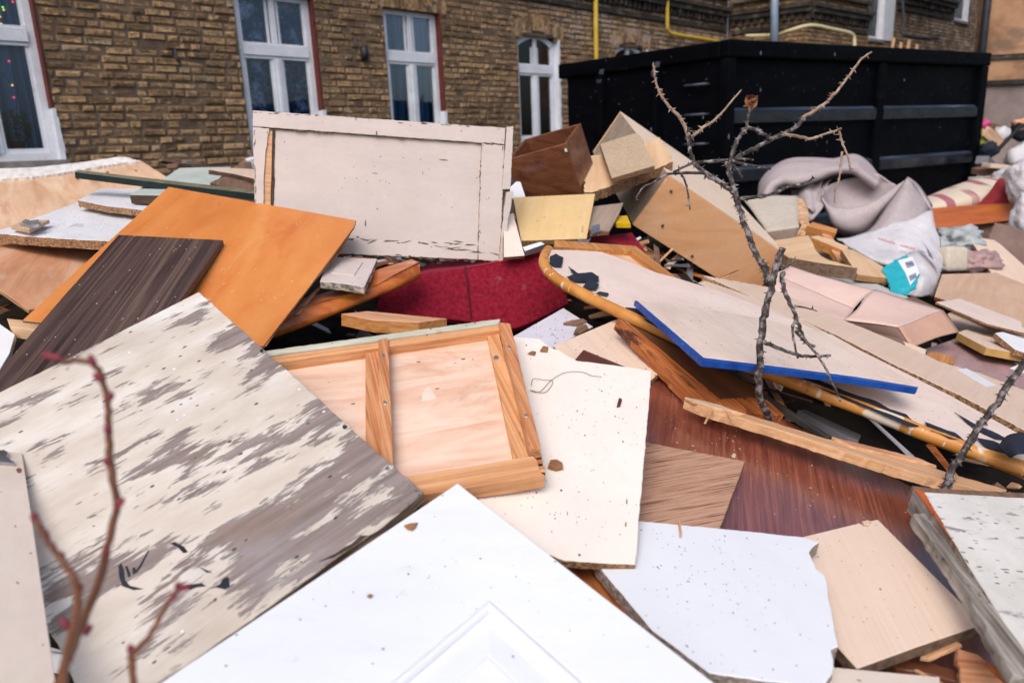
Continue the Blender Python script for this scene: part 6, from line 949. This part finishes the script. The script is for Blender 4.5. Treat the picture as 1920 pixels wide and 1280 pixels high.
bpart('twig',lambda bm:(branch(bm,z([(1366,312),(1378,275),(1390,252),(1400,238),(1405,205)],.05,.0),.0055,.0035,16,8),branch(bm,z([(1398,240),(1420,244),(1432,252),(1444,260)],.05),.0048,.0038,14,9)),['bark'],tb)
bpart('twig',lambda bm:(branch(bm,z([(1470,252),(1500,257),(1520,260),(1545,252),(1578,241)],.06),.004,.0024,8,10),branch(bm,z([(1573,242),(1578,262),(1585,282),(1592,302),(1594,320)],.06),.0030,.002,6,11),branch(bm,z([(1579,285),(1577,310),(1574,335),(1566,358),(1565,380)],.06),.003,.0016,5,12)),['twig_tan'],tb)
bpart('twig',lambda bm:(branch(bm,z([(1366,300),(1330,303),(1305,305),(1285,312),(1262,323)],.05),.004,.0022,10,13),branch(bm,z([(1318,324),(1280,325),(1250,327),(1225,342),(1205,352),(1192,374)],.06),.0038,.0016,6,14),branch(bm,z([(1278,327),(1286,345),(1290,365),(1294,393)],.06),.0028,.0016,3,15)),['bark'],tb)
bpart('twig',lambda bm:(branch(bm,z([(1382,372),(1420,370),(1450,362),(1480,350),(1505,344),(1527,334)],.03),.0042,.0024,8,16),branch(bm,z([(1376,310),(1385,322),(1392,334)],.04),.0034,.0024,3,17),branch(bm,z([(1370,300),(1395,308),(1420,312),(1445,317)],.04),.0035,.0022,7,18),branch(bm,z([(1378,298),(1398,298),(1413,300)],.04),.003,.002,3,19)),['bark'],tb)
bpart('twig',lambda bm:(branch(bm,z([(1467,510),(1467,528),(1474,552),(1486,578),(1494,600),(1502,620),(1512,640),(1528,650)]),.0055,.003,14,20),branch(bm,z([(1494,598),(1486,612),(1488,635),(1496,672)]),.0035,.0022,4,21),branch(bm,z([(1464,503),(1474,500),(1484,494),(1492,482)]),.0026,.0014,2,22),branch(bm,z([(1490,573),(1510,577),(1532,583)]),.0024,.0012,2,23)),['bark'],tb)
bpart('twig',lambda bm:(branch(bm,z([(1430,640),(1452,650),(1480,660),(1505,667),(1530,668),(1557,666)]),.0045,.0028,8,24),branch(bm,z([(1492,620),(1510,640),(1528,660),(1545,685),(1560,715),(1576,752)],0,-.02),.0038,.002,10,25)),['bark'],tb)
q=leaf_clump('curled_leaf',(0,0,0,.7,.7),.016,26,'leaf_dry',.012,tb,4); q.matrix_world=Matrix.Translation(at(1407,192,Zb+.05))
bm=bmesh.new(); Zb=1.52
branch(bm,[(1768,930,1.55),(1776,900,1.55),(1792,868,1.54),(1830,808,1.52),(1862,766,1.50),(1896,715,1.48),(1935,662,1.46)],.0082,.0060,100,31)
tag(link('thorny_stalk',mesh_of(bm,'thorny_stalk'),['bark']),'thick dark thorny stem rising at the right edge above the weathered door','branch')
# young out-of-focus shoots close to the viewer
tw=empty('young_shoots',Matrix.Translation(at(110,1330,.62))); tag(tw,'reddish young shoots with buds close to the viewer at lower left','shoots')
def shoot(pts,r0_,r1_,buds,seed):
    def f(bm): branch(bm,pts,r0_,r1_,0,seed,wob=.0006)
    bpart('stem',f,['twig_young'],tw)
    for (bx,by,dx,dy) in buds:
        bm=bmesh.new(); zz=.60; a_=at(bx,by,zz); b_=at(bx+dx,by+dy,zz)
        tube_bm(bm,crom([a_,a_.lerp(b_,.35),a_.lerp(b_,.75),b_],3),[.0016,.0020,.0025,.0029,.0030,.0029,.0026,.0021,.0015,.0006],8); q=link('bud',mesh_of(bm,'bud'),['bud_red'],tw); q.matrix_world=I4
S1=[(98,1330),(120,1250),(150,1180),(185,1090),(205,1010),(219,945),(210,885),(204,820),(203,760),(192,710),(178,684),(150,676),(120,676),(84,664)]
shoot([(x,y,.62) for x,y in S1],.0040,.0021,[(190,715,-14,-16),(178,690,-10,-26),(204,752,6,-18),(203,815,-2,-22),(208,870,-14,-8),(215,955,18,-22),(205,1040,-12,-14),(160,1190,10,-20),(115,672,-38,-8)],50)
S2=[(112,1330),(120,1260),(135,1185),(146,1140),(138,1085),(112,1045),(86,1010),(68,975)]
shoot([(x,y,.58) for x,y in S2],.0038,.0022,[(68,978,-6,-18),(90,1015,-10,-24),(118,1055,-6,-22),(146,1120,4,-28),(132,1180,-18,-22),(126,1245,8,-18)],51)
S3=[(252,1330),(250,1260),(246,1230),(262,1212),(284,1186),(305,1148),(322,1118),(340,1102)]
shoot([(x,y,.60) for x,y in S3],.0030,.0019,[(247,1225,-4,-18),(318,1125,12,-12),(338,1104,20,-6),(336,1106,-4,-16)],52)
# ------------------------------------------------------------------ crumbs, chips and leaves lying on the boards
def crumbs(name,label,m,spots,seed):
    r=random.Random(seed); bm=bmesh.new()
    for bid,n,smin,smax,reg in spots:
        for k in range(n):
            for _ in range(20):
                x=r.gauss(reg[0],reg[2]); y=r.gauss(reg[1],reg[3]); 
                if abs(x-reg[0])<2.2*reg[2] and abs(y-reg[1])<2.2*reg[3]: break
            p=local(bid,x,y,.0015+(reg[4] if len(reg)>4 else 0)); pl=BD[bid][6][0][1] if BD[bid][6] else None
            u,v,nn,O=[Vector(q) for q in BD[bid][5]]; c=O+u*p.x+v*p.y+nn*p.z
            if pl is not None and not inside(pl,p.x,p.y): continue
            s=r.uniform(smin,smax)*(1 if r.random()<.85 else 1.8); el=r.uniform(.3,1); an=r.uniform(0,6.28); e1=(u*math.cos(an)+v*math.sin(an)); e2=nn.cross(e1)
            q=[c+e1*s*a_+e2*s*el*b_+nn*s*r.uniform(.0,.35) for a_,b_ in ((-1,r.uniform(-.3,.3)),(r.uniform(-.3,.3),-1),(1,r.uniform(-.3,.3)),(r.uniform(-.3,.3),1))]
            tip=c+nn*s*.5; vs=[bm.verts.new(z_) for z_ in q]; tv=bm.verts.new(tip)
            for i in range(4): bm.faces.new((vs[i],vs[(i+1)%4],tv))
    o=link(name,mesh_of(bm,name),[m]); tag(o,label,'crumbs',None,'stuff')
def inside(pl,x,y):
    r=False; j=len(pl)-1
    for i in range(len(pl)):
        xi,yi=pl[i]; xj,yj=pl[j]
        if (yi>y)!=(yj>y) and x<(xj-xi)*(y-yi)/(yj-yi)+xi: r=not r
        j=i
    return r
crumbs('sawdust','pale sawdust crumbs scattered over the mahogany panel','crumb_pale',[('C11',150,.0006,.0022,(1330,800,70,45)),('C11',50,.0006,.0018,(1500,880,120,60)),('C10',20,.001,.003,(1130,650,40,25)),('C20',12,.001,.003,(1300,740,40,30)),('L10',60,.0005,.0014,(220,600,110,90))],1)
crumbs('dirt_crumbs','dark dirt crumbs scattered over the pale boards','crumb_dark',[('C8',170,.0004,.0013,(1130,770,60,60)),('C8',60,.0004,.0012,(1080,930,80,80)),('C13',70,.0004,.0013,(1310,1110,80,50)),('C13',50,.0003,.001,(1420,1130,80,80)),('C14',26,.0003,.0008,(1650,1110,80,60)),('L2',40,.001,.0035,(160,420,60,15)),('C9',40,.0008,.003,(1050,610,40,20)),('C15',40,.0004,.0012,(760,1060,120,70)),('C15',30,.0003,.001,(1040,1170,110,60)),('C19',60,.0006,.002,(1300,580,130,50)),('C23',45,.0005,.0016,(1480,650,110,30)),('C22',30,.0007,.002,(1650,660,120,40))],2)
def chip(name,bid,px,py,pts,m,label,cat,group=None,th=.003,z0=.002):
    u,v,nn,O=[Vector(q) for q in BD[bid][5]]; p=local(bid,px,py,z0); MW=frameM(BD[bid][5])@Matrix.Translation(p)@Matrix.Rotation(R(8),4,'X')
    bm=bmesh.new(); pl=[(local(bid,px+dx,py+dy,z0)-p)[:2] for dx,dy in pts]; slab_bm(bm,pl,th,th,.0008,int(px))
    tag(link(name,mesh_of(bm,name),[m],None,MW),label,cat,group)
chip('dry_leaf','C15',770,988,[(-12,-2),(-2,-6),(13,-8),(8,3),(2,7),(-7,5)],'leaf_dry','brown dry leaf on the white panelled door','leaf')
chip('wood_chip','C15',694,1117,[(-6,2),(0,-3),(5,0),(0,4)],'leaf_dry','tiny tan wood chip on the white panelled door','wood chip')
chip('wood_chip','C8',1160,755,[(-4,8),(0,-8),(6,-6),(2,7)],'mahogany_flat','small dark brown chip on the tall cream speckled board','wood chip')
chip('bark_scrap','C8',1040,874,[(-14,4),(-10,-6),(2,-8),(13,-3),(14,6),(2,9)],'leaf_dry','tan bark scrap beside the finger jointed corner of the frame','bark scrap',None,.008)
chip('wood_chip','C8',1020,655,[(-8,4),(-2,-5),(8,-4),(6,5)],'leaf_dry','largest brown flake near the broken top of the cream board','wood chip')
chip('wood_chip','C8',998,662,[(-9,2),(0,-3),(7,-2),(4,4)],'leaf_dry','thin brown flake left of the other flakes on the cream board','wood chip')
chip('wood_chip','C11',1375,855,[(-4,3),(-1,-5),(5,-2),(3,4)],'crumb_pale','pale wood chip above the corner of the oak veneer board','wood chip')
chip('splinter','C13',1274,992,[(-2,-16),(2,-14),(3,14),(0,17),(-1,0)],'fresh_wood','thin pale splinter at the top edge of the white speckled chipboard','splinter')
chip('bark_scrap','C9',1075,603,[(-20,6),(-4,0),(18,-4),(26,0),(6,8)],'woodbrown','long bark scrap on the lavender white panel','bark scrap',None,.006)
chip('bark_scrap','C9',1087,620,[(-12,8),(-6,-4),(10,-8),(16,0),(2,8)],'woodbrown','dark bark scrap at the lower corner of the lavender white panel','bark scrap',None,.01)
chip('wood_chip','C14',1624,980,[(-9,0),(0,-4),(9,-2),(5,5),(-5,5)],'crumb_pale','chipped pale flake at the top notch of the beige wood grain board','wood chip')
# twine on the cream board
bm=bmesh.new(); tube_bm(bm,crom([at(x,y,1) if 0 else (Vector(BD['C8'][5][3])+Vector(BD['C8'][5][0])*local('C8',x,y,.003).x+Vector(BD['C8'][5][1])*local('C8',x,y,.003).y+Vector(BD['C8'][5][2])*.003) for x,y in ((996,722),(1000,710),(1020,712),(1036,714),(1030,728),(1018,736),(994,731),(1012,734),(1034,712),(1060,698),(1090,697),(1110,704),(1128,706))],5),.0006,5)
tag(link('twine',mesh_of(bm,'twine'),['woodbrown']),'thin curled piece of twine on the tall cream speckled board','twine')
# splintered timber at the lower right
def plank3(name,pl,t,m,label,cat,rough=.003,seed=1):
    P=[at(*q) for q in pl]; O=sum(P,Vector())/len(P); A_=np.array([[p.x-O.x,p.y-O.y,1] for p in P]); zz=np.array([p.z-O.z for p in P]); k=np.linalg.lstsq(A_,zz,rcond=None)[0]
    n=Vector((-k[0],-k[1],1)).normalized(); u=max((P[i]-P[i-1] for i in range(len(P))),key=lambda q:q.length); u=(u-n*u.dot(n)).normalized(); v=n.cross(u)
    MW=Matrix(((u.x,v.x,n.x,O.x),(u.y,v.y,n.y,O.y),(u.z,v.z,n.z,O.z),(0,0,0,1)))
    return tag(slab(name,[((p-O).dot(u),(p-O).dot(v)) for p in P],t,0,[m,m],rough,seed,None,MW),label,cat)
plank3('splintered_timber',[(1663,1243,1.12),(1690,1235,1.13),(1730,1238,1.12),(1801,1256,1.09),(1806,1280,1.06),(1760,1268,1.08),(1700,1254,1.10)],.014,'mahogany_box','dark red splintered timber at the bottom right, flat against the panel','timber',.004,5)
plank3('splintered_timber',[(1801,1205,1.09),(1812,1216,1.09),(1831,1230,1.09),(1845,1240,1.08),(1871,1253,1.07),(1898,1268,1.06),(1930,1288,1.04),(1930,1330,1.0),(1803,1330,1.01),(1799,1270,1.05)],.010,'knot_fresh','broad reddish splintered board at the bottom right corner','timber',.004,6)
plank3('splintered_timber',[(1850,1242,1.065),(1874,1252,1.065),(1935,1300,1.03),(1930,1312,1.02),(1890,1280,1.04)],.006,'knotty','long brown splinter on the broad reddish splintered board','timber',.003,9)
plank3('splintered_timber',[(1725,1228,1.10),(1795,1203,1.12),(1802,1203,1.11),(1740,1234,1.09)],.006,'fresh_wood','thin pale splinter between the beige wood grain board and the weathered door','timber',.002,7)
plank3('splintered_timber',[(1715,1254,1.07),(1722,1252,1.07),(1770,1280,1.04),(1764,1284,1.03)],.004,'fresh_wood','thin pale splinter across the dark red splintered timber','timber',.002,8)
